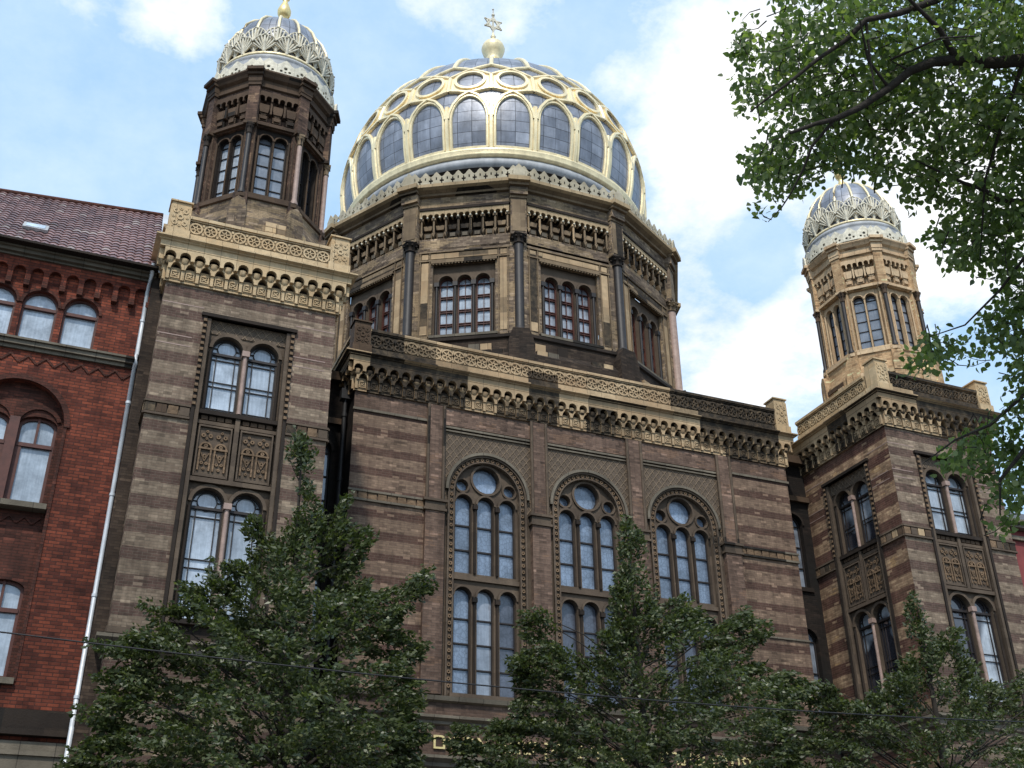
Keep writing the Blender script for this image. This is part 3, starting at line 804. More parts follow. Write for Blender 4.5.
# recessed links between centre and towers, with slit window and iron downpipe
for sx in (-1, 1):
    F = Fr(sx*(XI+XC)/2, 1.05, 0); hw = (XI-XC)/2+.02
    wc = -sx*.0
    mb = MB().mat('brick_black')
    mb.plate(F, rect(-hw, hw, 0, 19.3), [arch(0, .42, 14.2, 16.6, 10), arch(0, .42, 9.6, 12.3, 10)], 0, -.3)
    mb.mat('stone_black'); mb.ring(F, 0, 16.6, .42, .5, 0, .05, 0, 180, 12); mb.box(F, -.5, .5, 0, .08, 14.05, 14.2)
    mb.box(F, -hw, hw, 0, .08, 14.62, 14.66) if False else None
    mb.mat('terra_dark'); mb.box(F, -hw, hw, 0, .3, 19.0, 19.3); mb.box(F, -hw, hw, 0, .15, 17.5, 17.7)
    mb.mat('tar'); mb.face([F.p(-hw, 0, 19.3), F.p(hw, 0, 19.3), F.p(hw, -9, 19.3), F.p(-hw, -9, 19.3)])
    mb.build('link_wall', SYN)
    wm = MB().mat('wood_dark')
    for zs, z0 in ((16.6, 14.2), (12.3, 9.6)):
        wm.ring(F, 0, zs, .38, .42, -.26, -.2, 0, 180, 12)
        for q in (-.40, .0, .40): wm.box(F, q-.02, q+.02, -.26, -.2, z0, zs+(.38 if q == 0 else 0))
        for z in (z0+.02, z0+.8, z0+1.6, zs): wm.box(F, -.42, .42, -.258, -.21, z-.02, z+.02)
    w = wm.build('window', SYN)
    p = MB().mat('glass_mid'); 
    for zs, z0 in ((16.6, 14.2), (12.3, 9.6)): p.plate(F, arch(0, .44, z0-.02, zs, 10), [], -.262, -.3)
    p.build('pane', w)
    mb = MB().mat('pipe_black'); px = XC+.16 if sx > 0 else -XC-.16
    mb.tube([(px+.0, .55, 19.0), (px, .55, 15), (px, .55, 10), (px, .55, 0.1)], .075, 8)
    for z in (17.6, 15.4, 13.2, 11, 8.8): mb.tube([(px, .55, z), (px, .55, z+.12)], .1, 8)
    mb.box(Fr(px, .55, 0), -.16, .16, -.14, .14, 18.2, 18.55)
    mb.build('downpipe', SYN)
# dark quoin strip against the red house
mb = MB().mat('brick_dark'); mb.box(Fr(-14.5, -2.95, 0), -.17, .148, -3.0, 0, 0, 19.1); mb.build('party_wall', SYN)

# ---------------------------------------------------------------- turrets
TTY = -1.55
def column(name, x, y, z0, z1, r, mat, cap, parent, capr=1.7):
    mb = MB(); mb.mat(mat)
    h = z1-z0
    mb.lathe(x, y, [(r*1.5, z0), (r*1.5, z0+.08), (r*1.2, z0+.14), (r, z0+.2), (r, z1-.42), (r*.98, z1-.40)], 12)
    mb.mat(cap)
    mb.lathe(x, y, [(r*.98, z1-.42), (r*1.25, z1-.40), (r*1.25, z1-.36), (r*1.0, z1-.34), (r*1.2, z1-.2), (r*1.75, z1-.06)], 12)
    for k in range(8):
        t = 2*PI*k/8; mb.sphere((x+r*1.45*math.cos(t), y+r*1.45*math.sin(t), z1-.16), r*.3, 6)
    mb.ngon_ring(x, y, 4, 45+0, [(0.01, z1-.08), (r*capr*1.25, z1-.07), (r*capr*1.25, z1), (0.01, z1+.001)])
    return mb.build(name, parent)
def crest(mb, F, s0, s1, z0, h, per, d, lace=False):
    n = max(1, round((s1-s0)/per)); p = (s1-s0)/n
    top = []
    for k in range(n):
        a = s0+p*k
        top += [(a, z0+h*.62), (a+p*.2, z0+h*.74), (a+p*.3, z0+h*.86), (a+p*.5, z0+h), (a+p*.7, z0+h*.86), (a+p*.8, z0+h*.74)]
    top.append((s1, z0+h*.62))
    ops = []
    if not lace:
        for k in range(n):
            a = s0+p*k
            ops += [rect(a+p*.44, a+p*.56, z0+h*.40, z0+h*.60)]
        for k in range(1, n):
            a = s0+p*k; ops += [rect(a-p*.06, a+p*.06, z0+h*.14, z0+h*.56), rect(a-p*.19, a-p*.0601, z0+h*.28, z0+h*.42), rect(a+p*.0601, a+p*.19, z0+h*.28, z0+h*.42)]
    else:
        for k in range(n):
            a = s0+p*k
            ops += [circ(a+p*.5, z0+h*.42, p*.11, 5), circ(a+p*.25, z0+h*.22, p*.09, 5), circ(a+p*.75, z0+h*.22, p*.09, 5), rect(a+p*.44, a+p*.56, z0+h*.1, z0+h*.22)]
    mb.plate(F, poly_sh(top, z0), ops, d, d-.04)
    # close the back
def turret(sx):
    cx, cy = (-11.9 if sx < 0 else 11.86), TTY
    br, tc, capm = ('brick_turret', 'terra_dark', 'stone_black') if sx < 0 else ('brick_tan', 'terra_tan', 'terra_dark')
    root = MB(); mb = root
    c8 = math.cos(PI/8)
    apo = 1.82
    faces = [Fr(cx+apo*math.sin(math.radians(45*k)), cy-apo*math.cos(math.radians(45*k)), 45*k) for k in range(8)]
    hw = apo*math.tan(PI/8)
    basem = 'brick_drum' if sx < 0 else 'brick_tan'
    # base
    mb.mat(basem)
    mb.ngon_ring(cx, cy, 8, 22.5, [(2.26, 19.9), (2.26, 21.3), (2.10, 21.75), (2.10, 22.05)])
    mb.mat(tc); mb.ngon_ring(cx, cy, 8, 22.5, [(2.10, 22.05), (2.16, 22.08), (2.16, 22.2), (1.9, 22.26), (1.8, 22.26)])
    # corner plinths with gabled tops
    for k in range(8):
        F = Fr(cx+2.03*math.sin(math.radians(45*k+22.5)), cy-2.03*math.cos(math.radians(45*k+22.5)), 45*k+22.5)
        mb.mat(basem); mb.box(F, -.27, .27, -.3, .21, 20.0, 21.5)
        mb.prism(F, [(-.27, 21.5), (.27, 21.5), (.20, 21.85), (0, 22.0), (-.20, 21.85)], -.1, .211)
        mb.mat(br); mb.box(F, -.21, .21, -.3, .07, 21.5, 22.24)
        # corner pier above: shafts beside the column, square pier over the capital
        mb.mat(br); mb.box(F, -.17, .17, -.34, -.09, 22.24, 25.1)
        mb.box(F, -.17, .17, -.3, .05, 24.95, 26.45)
        mb.mat(tc); mb.box(F, -.2, .2, -.3, .09, 26.42, 26.55); mb.box(F, -.2, .2, -.32, .085, 24.88, 24.98)
    rq = random.Random(5)
    for F in faces:
        for i in range(4):
            for j in range(3):
                if rq.random() < .5:
                    mb.mat(rq.choice(['terra', 'terra_drum', 'stone_grey', 'terra_mid'] if sx < 0 else ['terra', 'terra_tan', 'terra_dark', 'terra']))
                    a0 = -.66+i*.33; mb.box(F, a0, a0+.31, .0, .30+rq.random()*.02, 20.75+j*.17, 20.75+j*.17+.155)
    # walls with twin lancets
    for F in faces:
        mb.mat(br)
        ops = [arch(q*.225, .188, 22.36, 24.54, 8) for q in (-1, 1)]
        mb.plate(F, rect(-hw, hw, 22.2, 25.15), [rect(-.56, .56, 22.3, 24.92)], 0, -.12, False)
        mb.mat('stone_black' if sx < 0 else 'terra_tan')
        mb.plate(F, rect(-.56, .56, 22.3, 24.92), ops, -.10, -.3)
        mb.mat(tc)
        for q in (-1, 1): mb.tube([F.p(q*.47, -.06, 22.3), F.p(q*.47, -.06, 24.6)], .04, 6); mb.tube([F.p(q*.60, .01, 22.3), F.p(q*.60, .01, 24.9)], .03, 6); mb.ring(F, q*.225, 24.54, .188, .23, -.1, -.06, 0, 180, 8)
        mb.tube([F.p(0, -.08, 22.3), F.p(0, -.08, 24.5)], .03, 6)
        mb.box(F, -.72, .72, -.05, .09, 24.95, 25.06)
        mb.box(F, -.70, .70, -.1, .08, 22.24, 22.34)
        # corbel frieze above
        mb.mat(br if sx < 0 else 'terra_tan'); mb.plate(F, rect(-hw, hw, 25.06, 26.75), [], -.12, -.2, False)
        mb.mat(tc)
        n = 3; p = 1.26/n
        for k in range(n):
            a = -.63+p*(k+.5)
            mb.box(F, a-p*.3, a+p*.3, -.12, -.02, 25.2, 25.42)
            mb.box(F, a-p*.22, a+p*.22, -.02, .03, 25.25, 25.38)
            mb.prism(F, [(a-p*.3, 25.5), (a+p*.3, 25.5), (a+p*.36, 25.66), (a-p*.36, 25.66)], -.12, .04)
            mb.prism(F, [(a-p*.16, 25.42), (a+p*.16, 25.42), (a+p*.3, 25.499), (a-p*.3, 25.499)], -.12, .0)
            mb.box(F, a-p*.36, a+p*.36, -.12, .04, 25.66, 25.82)
            mb.box(F, a-.03-p*.5, a+.03-p*.5, -.12, .07, 25.45, 26.02)
        mb.box(F, .6, .66, -.12, .07, 25.45, 26.02)
        mb.plate(F, rect(-.68, .68, 25.95, 26.28), [arch(-.63+p/2*(k+.5), p*.2, 25.9, 26.03, 6) for k in range(2*n)], .1, -.1)
        for k in range(2*n+1): mb.sphere(F.p(-.63+p/2*k, .08, 25.93), .035, 6)
        mb.box(F, -.68, .68, -.12, .0, 26.28, 26.34)
        mb.mat(br); mb.box(F, -.68, .68, -.12, .03, 26.34, 26.43)
    mb.mat(tc)
    mb.ngon_ring(cx, cy, 8, 22.5, [(1.98, 26.42), (2.08, 26.46), (2.08, 26.54), (2.04, 26.56), (2.04, 26.74), (2.15, 26.80), (2.20, 26.88), (2.27, 26.96), (2.27, 27.02), (1.9, 27.05)])
    for k in range(8):
        F = Fr(cx+2.06*math.sin(math.radians(45*k+22.5)), cy-2.06*math.cos(math.radians(45*k+22.5)), 45*k+22.5)
        mb.box(F, -.21, .21, -.2, .08, 26.545, 26.79); mb.box(F, -.24, .24, -.2, .14, 26.79, 26.90); mb.box(F, -.26, .26, -.2, .24, 26.91, 27.028)
    t = mb.build('turret', SYN)
    for k in range(8):
        q = math.radians(45*k+22.5)
        column('column', cx+2.03*math.sin(q), cy-2.03*math.cos(q), 22.24, 24.9, .075,
               'column_pink' if (sx < 0 and k in (0, 1, 2)) else 'column', capm if not (sx < 0 and k in (0, 1)) else 'terra_drum', t)
    # crest
    mb = MB().mat('gold_white')
    cx += .06 if sx < 0 else -.10
    nc = 24; apc = 2.03; hc = apc*math.tan(PI/nc)
    for k in range(nc):
        F = Fr(cx+apc*math.sin(2*PI*k/nc), cy-apc*math.cos(2*PI*k/nc), 360/nc*k)
        crest(mb, F, -hc, hc, 27.03, .60, .54, .02, lace=True)
    for k in range(8):
        q = math.radians(45*k+22.5); F = Fr(cx+2.09*math.sin(q), cy-2.09*math.cos(q), 45*k+22.5)
        mb.prism(F, [(-.16, 27.03), (.16, 27.03), (.14, 27.36), (0, 27.56), (-.14, 27.36)], -.02, .05)
    mb.build('crest', t)
    # little dome with leaf crown
    mb = MB().mat('zinc')
    mb.lathe(cx, cy, [(1.97, 27.04), (1.95, 27.66), (1.93, 27.76), (1.97, 27.80), (1.90, 27.92), (1.82, 28.02)], 48)
    mb.mat('lead')
    prof = [(1.72, 28.03), (1.77, 28.32), (1.79, 28.66), (1.77, 29.0), (1.68, 29.45), (1.50, 29.9), (1.22, 30.3), (.90, 30.6), (.55, 30.82), (.28, 30.94), (.16, 31.05)]
    mb.lathe(cx, cy, prof, 48); mb.build('turret_dome', t)
    mb = MB().mat('gold'); mb.lathe(cx, cy, [(1.76, 28.0), (1.86, 28.02), (1.86, 28.10), (1.74, 28.13)], 48); mb.build('gilded_ring', t)
    for k in range(16):
        q = 2*PI*(k+.5)/16; mb = MB().mat('gold')
        mb.tube([(cx+(r+.03)*math.sin(q), cy-(r+.03)*math.cos(q), z) for r, z in prof[2:]], [.05]*6+[.045, .04, .03], 6); mb.build('rib', t)
    # palmettes: tall ones on the ribs, low ones between
    mb = MB().mat('gold_white')
    def rad(z):
        for (r0, z0), (r1, z1) in zip(prof[:-1], prof[1:]):
            if z0 <= z <= z1: return r0+(r1-r0)*(z-z0)/(z1-z0)
        return 1.75
    def pal(az, zb, h, w, lift, curl):
        P = lambda a, z, d: (cx+(rad(z)+d)*math.sin(az+a/1.8), cy-(rad(z)+d)*math.cos(az+a/1.8), z)
        mb.tube([P(0, zb, lift), P(0, zb+h*.5, lift+.02), P(0, zb+h, lift+.06)], [.07, .055, .035], 5)
        for j in range(-4, 5):
            if j == 0: continue
            t = j/4; pts = []
            for i in range(4):
                u = i/3; pts.append(P(w*.5*math.sin(t*1.35)*u**.8, zb+h*(.10+.16*(1-abs(t)))+h*.80*u*math.cos(t*1.05), lift+.01+.05*u*u))
            mb.tube(pts, [.022, .032, .038, .03], 4)
        mb.sphere(P(0, zb+h, lift+.07), .055, 6, .6)
        n = 7; pts = [P(w*.5*math.sin(-1.4+2.8*i/n), zb+h*(.40+.60*math.cos(-1.25+2.5*i/n)**.8), lift+.05) for i in range(n+1)]
        mb.tube(pts, .032, 4)
    for k in range(16):
        pal(2*PI*(k+.5)/16, 28.10, 1.10, .74, .03, .12); pal(2*PI*k/16, 28.10, .66, .70, .08, .16)
    mb.build('leaf_crown', t)
    # finial
    mb = MB().mat('gold_deep')
    mb.lathe(cx, cy, [(r_, z_-.25) for r_, z_ in [(.20, 31.15), (.20, 31.4), (.12, 31.62), (.1, 31.75), (.18, 31.82), (.23, 31.96), (.24, 32.1), (.18, 32.28), (.1, 32.5), (.07, 32.62), (.14, 32.7), (.16, 32.8), (.1, 32.92), (.04, 33.0), (.03, 33.4), (.001, 33.45)]], 16)
    F = Fr(cx, cy, 0); star(mb, F, 33.5, .26)
    mb.build('finial', t)
    # windows
    for i, F in enumerate(faces):
        wm = MB().mat('wood_dark')
        for q in (-1, 1):
            a = q*.225
            for s_ in (-1, 1): wm.box(F, a+s_*.18-.009, a+s_*.18+.009, -.28, -.22, 22.36, 24.54)
            wm.ring(F, a, 24.54, .17, .188, -.28, -.22, 0, 180, 8)
            for z in (22.37, 22.80, 23.23, 23.66, 24.10, 24.5): wm.box(F, a-.18, a+.18, -.279, -.25, z-.011, z+.011)
        w = wm.build('window', SYN)
        p = MB().mat('glass_curtain' if (sx < 0 and i in (7,)) else ('glass_mid' if i in (7, 0, 6) else 'glass_dark'))
        for q in (-1, 1): p.plate(F, arch(q*.225, .2, 22.33, 24.54, 8), [], -.285, -.3)
        p.build('pane', w)
def star(mb, F, z, r):
    for s_ in (1, -1):
        pts = [(r*math.sin(2*PI*k/3), z+s_*r*math.cos(2*PI*k/3)) for k in range(3)]
        for k in range(3): mb.bar(F, *pts[k], *pts[(k+1) % 3], r*.2, -.04+.003*s_, .04+.003*s_)
    for k in range(6): mb.sphere(F.p(r*1.1*math.sin(PI*k/3), 0, z+r*1.1*math.cos(PI*k/3)), r*.14, 6)
turret(-1); turret(1)

# ---------------------------------------------------------------- drum
DY = 8.3932
def drum():
    ap = 7.62; hw = ap*math.tan(PI/12)
    faces = [Fr(ap*math.sin(math.radians(30*k)), DY-ap*math.cos(math.radians(30*k)), 30*k) for k in range(12)]
    mb = MB()
    mb.mat('brick_dark'); mb.ngon_ring(0, DY, 12, 15, [(8.25, 19.9), (8.25, 21.2), (8.02, 21.5), (8.02, 21.95)])
    mb.mat('stone_black'); mb.ngon_ring(0, DY, 12, 15, [(8.02, 21.95), (8.10, 22.0), (8.10, 22.12), (7.85, 22.25), (7.6, 22.25)])
    rr = random.Random(3)
    for F in faces:        # rough patched ashlar on the base
        for i in range(9):
            for j in range(3):
                if rr.random() < .55:
                    mb.mat(rr.choice(['stone_grey', 'terra_drum', 'stone_black', 'terra_mid', 'stone_black'])); a = -hw+.1+i*.43
                    mb.box(F, a, a+.40, .05, .27+rr.random()*.05-.16*(j == 2), 20.75+j*.36, 20.75+j*.36+.33)
    for k in range(12):
        q = math.radians(30*k+15); F = Fr(7.78*math.sin(q), DY-7.78*math.cos(q), 30*k+15)
        mb.mat('brick_dark'); mb.box(F, -.45, .45, -.6, .50, 20.3, 21.7)
        mb.prism(F, [(-.45, 21.7), (.45, 21.7), (.30, 22.2), (-.30, 22.2)], -.3, .49)
        mb.mat('brick_drum')
        mb.box(F, -.26, .26, -.5, .0, 22.2, 26.3)                     # shaft wall behind the column
        mb.box(F, -.30, .30, -.5, .27, 26.42, 28.1)
        mb.mat('terra_drum'); mb.box(F, -.25, .25, .27, .29, 26.55, 28.0)
        mb.mat('terra_drum'); mb.box(F, -.33, .33, -.5, .31, 28.08, 28.2)
    for F in faces:
        mb.mat('brick_drum')
        mb.plate(F, rect(-hw, hw, 22.1, 26.2), [rect(-1.17, 1.17, 22.3, 25.44)], 0, -.12, False)
        mb.mat('terra_drum')
        # framed fields beside and above the window
        for q in (-1, 1):
            for b in ((1.28, 1.31), (1.63, 1.66)): mb.box(F, min(q*b[0], q*b[1]), max(q*b[0], q*b[1]), 0, .05, 22.3, 26.02)
        for z in (25.60, 25.98): mb.box(F, -1.7, 1.7, 0, .06, z-.03, z+.03)
        mb.mat('terra_mid')
        for q in (-1, 1): mb.box(F, min(q*1.34, q*1.60), max(q*1.34, q*1.60), 0, .02, 22.4, 25.52); mb.box(F, min(q*1.36, q*1.60), max(q*1.36, q*1.60), .0, .025, 25.68, 25.9)
        mb.box(F, -1.25, 1.25, 0, .03, 25.68, 25.9)
        mb.mat('terra_drum'); mb.box(F, -1.24, 1.24, -.05, .10, 25.44, 25.54)
        for k in range(20): mb.box(F, -1.18+k*.12, -1.12+k*.12, .0, .085, 25.39, 25.44)
        mb.mat('wood_red'); ops = [arch(q*.69, .27, 22.42, 24.70, 8) for q in (-1, 0, 1)]
        mb.mat('stone_brown'); mb.plate(F, rect(-1.17, 1.17, 22.3, 25.44), ops, -.14, -.42)
        mb.mat('stone_brown')
        for q in (-1, 0, 1): mb.ring(F, q*.69, 24.70, .27, .34, -.14, -.09, 0, 180, 10)
        mb.mat('column')
        for q in (-1.5, -.5, .5, 1.5): mb.tube([F.p(q*.69, -.12, 22.4), F.p(q*.69, -.12, 24.5)], .055, 6); mb.box(F, q*.69-.09, q*.69+.09, -.2, -.05, 24.5, 24.68)
        mb.mat('stone_grey'); mb.box(F, -1.25, 1.25, -.2, .1, 22.22, 22.32)
        # corbel frieze 26.2 - 27.85
        mb.mat('brick_dark'); mb.plate(F, rect(-hw, hw, 26.2, 28.1), [], -.28, -.5, False)
        mb.mat('brick_drum'); mb.plate(F, rect(-1.72, 1.72, 26.1, 26.62), [], .0, -.3)
        n = 7; p = 3.3/n; rr2 = random.Random(int(F.az)+2)
        for k in range(n+1):
            a = -1.65+p*k
            mb.mat('terra_drum' if rr2.random() < .75 else 'terra_mid'); mb.tube([F.p(a, .06, 26.85), F.p(a, .06, 27.5)], .045, 6)
            mb.box(F, a-.08, a+.08, -.28, .12, 27.42, 27.52); mb.prism(F, [(a-.07, 26.86), (a+.07, 26.86), (a, 26.66)], -.2, .09)
        mb.mat('terra_drum')
        for k in range(n):
            a = -1.65+p*(k+.5)
            mb.mat('terra_drum'); mb.box(F, a-.15, a+.15, -.28, -.1, 26.7, 26.98)
            mb.prism(F, [(a-.13, 27.05), (a+.13, 27.05), (a+.17, 27.25), (a-.17, 27.25)], -.28, -.02)
            mb.mat('stone_grey'); mb.box(F, a-.1, a+.1, -.1, -.06, 26.74, 26.9)
        mb.mat('terra_pale'); q = p/2
        mb.plate(F, rect(-1.72, 1.72, 27.52, 27.84), [arch(-1.65+q*(k+.5), q*.40, 27.5, 27.58, 6) for k in range(2*n)], .16, -.1)
        mb.mat('gold_white')
        for k in range(2*n+1): mb.sphere(F.p(-1.65+q*k, .15, 27.51), .045, 6)
        mb.mat('stone_black'); mb.box(F, -1.72, 1.72, -.28, .20, 27.84, 27.92); mb.box(F, -1.72, 1.72, -.28, .14, 27.92, 28.0)
        mb.mat('brick_drum'); mb.box(F, -1.75, 1.75, -.28, .10, 28.0, 28.48)
    mb.mat('terra_drum')
    mb.ngon_ring(0, DY, 12, 15, [(7.9, 28.46), (8.12, 28.5), (8.14, 28.58), (8.30, 28.66)])
    mb.mat('terra_pale'); mb.ngon_ring(0, DY, 12, 15, [(8.30, 28.66), (8.42, 28.72), (8.42, 28.86)])
    mb.mat('zinc'); mb.ngon_ring(0, DY, 12, 15, [(8.42, 28.86), (7.4, 28.95), (7.0, 29.2), (6.9, 29.3)])
    for k in range(12):
        q = math.radians(30*k+15); F = Fr(7.95*math.sin(q), DY-7.95*math.cos(q), 30*k+15)
        mb.mat('brick_drum'); mb.box(F, -.34, .34, -.2, .24, 28.2, 28.55)
        mb.mat('terra_drum'); mb.box(F, -.38, .38, -.2, .36, 28.55, 28.68); mb.mat('terra_pale'); mb.box(F, -.42, .42, -.2, .50, 28.68, 28.868)
    d = mb.build('drum', SYN)
    for k in range(12):
        q = math.radians(30*k+15); x, y = 7.93*math.sin(q), DY-7.93*math.cos(q)
        pink = k in (1, 2)
        column('column', x, y, 22.2, 26.42, .17, 'column_pink' if pink else 'column', 'terra_drum' if pink else 'stone_black', d, 1.6)
    mb = MB().mat('crest_tan'); apc = 8.25*math.cos(PI/12); hc = apc*math.tan(PI/12)
    for k in range(12):
        F = Fr(apc*math.sin(math.radians(30*k)), DY-apc*math.cos(math.radians(30*k)), 30*k)
        crest(mb, F, -hc, hc, 28.88, .66, .44, .02)
    for k in range(12):
        q = math.radians(30*k+15); F = Fr(8.26*math.sin(q), DY-8.26*math.cos(q), 30*k+15)
        mb.prism(F, [(-.24, 28.88), (.24, 28.88), (.22, 29.28), (.12, 29.4), (0, 29.56), (-.12, 29.4), (-.22, 29.28)], -.02, .05)
    mb.build('crest', d)
    for i, F in enumerate(faces):
        wm = MB().mat('wood_red')
        for q in (-1, 0, 1):
            a = q*.69
            for s_ in (-1, 1): wm.box(F, a+s_*.25-.022, a+s_*.25+.022, -.39, -.3, 22.42, 24.70)
            wm.ring(F, a, 24.70, .228, .27, -.39, -.3, 0, 180, 10)
            for z in (22.44, 22.92, 23.0, 23.5, 23.58, 24.1, 24.18, 24.66): wm.box(F, a-.25, a+.25, -.389, -.32, z-.014, z+.014)
            wm.box(F, a-.01, a+.01, -.388, -.33, 22.42, 24.9)
        w = wm.build('window', SYN)
        p = MB().mat('glass_curtain' if i == 11 else ('glass_mid' if i in (0, 10) else 'glass_dark'))
        for q in (-1, 0, 1): p.plate(F, arch(q*.69, .29, 22.38, 24.70, 8), [], -.395, -.41)
        p.build('pane', w)
drum()

# ---------------------------------------------------------------- main dome
def dome():
    Z0, R = 33.43, 6.96
    P = lambda az, th, r: (r*math.cos(math.radians(th))*math.sin(math.radians(az)), DY-r*math.cos(math.radians(th))*math.cos(math.radians(az)), Z0+r*math.sin(math.radians(th)))
    # slightly raised crown towards the finial
    def rr(th): return R + (0 if th < 45 else (th-45)/45*.55*((th-45)/45))
    mb = MB().mat('lead'); mb.smooth = True
    ths = [-19+3*i for i in range(37)]; ths[-1] = 89.5
    rows = [[P(a, th, rr(th)) for a in range(0, 361, 5)] for th in ths]
    uvs = [[(math.radians(a)*R, math.radians(th)*R) for a in range(0, 361, 5)] for th in ths]
    mb.grid(rows, False, uvs)
    root = mb.build('dome', SYN)
    mb = MB().mat('stone_black'); mb.lathe(0, DY, [(6.5, 29.3), (6.45, 30.4)]+[(6.45, 30.41), (6.70, 30.66)], 72); mb.mat('zinc'); mb.lathe(0, DY, [(6.70, 30.661), (6.78, 30.7), (6.86, 30.85), (6.80, 31.0), (6.68, 31.2)], 72); mb.build('dome_skirt', root)  # lower band near-black: shade of the gap behind the crest put into its colour
    mb = MB().mat('gold'); mb.lathe(0, DY, [(6.6, 31.14), (6.84, 31.16), (6.9, 31.24), (6.86, 31.32), (6.93, 31.40), (6.92, 31.48), (6.78, 31.6), (6.7, 31.62)], 96); mb.build('gilded_rim', root)
    def sbar(mb, pts, w, h, r0=None):
        """bar of width w lying on the sphere along (az, th) points"""
        sub = []
        for (a0, t0), (a1, t1) in zip(pts[:-1], pts[1:]):
            n = max(1, int(max(abs(a1-a0), abs(t1-t0))/2.5))
            for i in range(n): sub.append((a0+(a1-a0)*i/n, t0+(t1-t0)*i/n))
        sub.append(pts[-1]); rows = []
        for i, (a, t) in enumerate(sub):
            c = Vector(P(a, t, rr(t))); nn = (c-Vector((0, DY, Z0))).normalized()
            q0 = Vector(P(*sub[max(i-1, 0)], R)); q1 = Vector(P(*sub[min(i+1, len(sub)-1)], R)); tg = (q1-q0).normalized()
            sd = tg.cross(nn).normalized()
            rows.append([tuple(c+sd*w/2-nn*.05), tuple(c+sd*w/2+nn*h*.6), tuple(c+sd*w*.3+nn*h), tuple(c-sd*w*.3+nn*h), tuple(c-sd*w/2+nn*h*.6), tuple(c-sd*w/2-nn*.05)])
        mb.grid(rows)
    for j in range(24):
        a = 15*j; e = a+7.5
        mb = MB().mat('gold')
        sbar(mb, [(e, -15.5), (e, 2.2)], .19, .15); mb.build('rib', root)
        mb = MB().mat('gold'); sbar(mb, [(e, 9.8), (e, 18.8)], .19, .12); mb.build('lattice_bar', root)
        mb = MB().mat('gold'); sbar(mb, [(e, 27.0), (e, 88)], .18, .11); mb.build('rib', root)
        mb = MB().mat('gold'); sbar(mb, [(a, 23.3), (e, 27.2), (e+7.5, 23.3)], .16, .11); mb.build('lattice_bar', root)
        # pointed arch frame
        mb = MB().mat('gold'); pts = [(a-6.25, -15.0), (a-6.25, -3.5)]
        for i in range(1, 9):
            u = i/8; pts.append((a-6.25*math.cos(u*PI/2)**.9 if u < 1 else a, -3.5+10.3*math.sin(u*PI/2*.93)/math.sin(PI/2*.93)))
        sbar(mb, pts, .13, .10); sbar(mb, [(2*a-x, y) for x, y in reversed(pts)], .13, .10)
        sbar(mb, [(a-6.3, -15.0), (a+6.3, -15.0)], .16, .11)
        # outer moulding running up to the hexagon foot
        pts2 = [(a-7.0, -3.0), (a-6.6, -.4), (a-5.4, 2.9), (a-3.2, 6.2), (a, 8.5)]
        sbar(mb, pts2, .15, .15); sbar(mb, [(2*a-x, y) for x, y in reversed(pts2)], .15, .15)
        mb.build('arch_frame', root)
        # hexagonal cell with its oculus ring
        mb = MB().mat('gold'); hexp = [(a, 8.3), (a+7.2, 10.4), (a+7.2, 18.6), (a, 23.0), (a-7.2, 18.6), (a-7.2, 10.4)]
        sbar(mb, hexp[0:2], .15, .13); sbar(mb, [hexp[5], hexp[0]], .15, .13); sbar(mb, hexp[2:5], .15, .13)
        ct = 15.6; n = 30; inner = []; outer = []
        for i in range(n+1):
            q = 2*PI*i/n; dx, dy = math.cos(q), math.sin(q)
            inner.append((a+4.75*dx, ct+4.5*dy))
            best = 99
            for (x0, y0), (x1, y1) in zip(hexp, hexp[1:]+hexp[:1]):
                ex, ey = x1-x0, y1-y0; den = dx*ey-dy*ex
                if abs(den) > 1e-9:
                    t = ((x0-a)*ey-(y0-ct)*ex)/den; s_ = ((x0-a)*dy-(y0-ct)*dx)/den
                    if t > 0 and -1e-6 <= s_ <= 1+1e-6: best = min(best, t)
            outer.append((a+best*dx, ct+best*dy))
        mb.grid([[P(x, y, R-.03) for x, y in inner], [P(x, y, R+.05) for x, y in inner], [P(x, y, R+.05) for x, y in outer]])
        mid = [(a+(x-a)*1.22, ct+(y-ct)*1.22) for x, y in inner]
        mb.grid([[P(x, y, R-.02) for x, y in inner], [P(x, y, R+.13) for x, y in inner], [P(x, y, R+.13) for x, y in mid], [P(x, y, R+.04) for x, y in mid]])
        mb.build('oculus_frame', root)
    mb = MB().mat('gold_deep')
    zt = Z0+rr(90)
    mb.lathe(0, DY, [(1.1, zt-.3), (1.0, zt+.1), (.55, zt+.3), (.4, zt+.9), (.45, zt+1.2), (.62, zt+1.35), (.5, zt+1.5), (.42, zt+1.7)], 24)
    b = 43.78
    mb.mat('gold'); mb.lathe(0, DY, [(.36, b-.75), (.36, b-.52), (.52, b-.30), (.60, b-.02), (.60, b+.06), (.52, b+.3), (.34, b+.48), (.14, b+.56), (.1, b+.66), (.08, b+.85), (.14, b+.92), (.08, b+1.0), (.06, b+1.15)], 24)
    mb.mat('gold_deep'); mb.lathe(0, DY, [(.36, zt+1.7), (.36, b-.75)], 24)
    mb.mat('gold_white'); F = Fr(0, DY, 0); star(mb, F, 45.62, .46)
    mb.tube([(0, DY, b+1.1), (0, DY, 46.2)], .05, 6); mb.sphere((0, DY, 46.25), .1, 8); mb.tube([(0, DY, 46.3), (0, DY, 46.62)], .03, 6); mb.sphere((0, DY, 46.66), .06, 8)
    mb.build('finial', root)
dome()

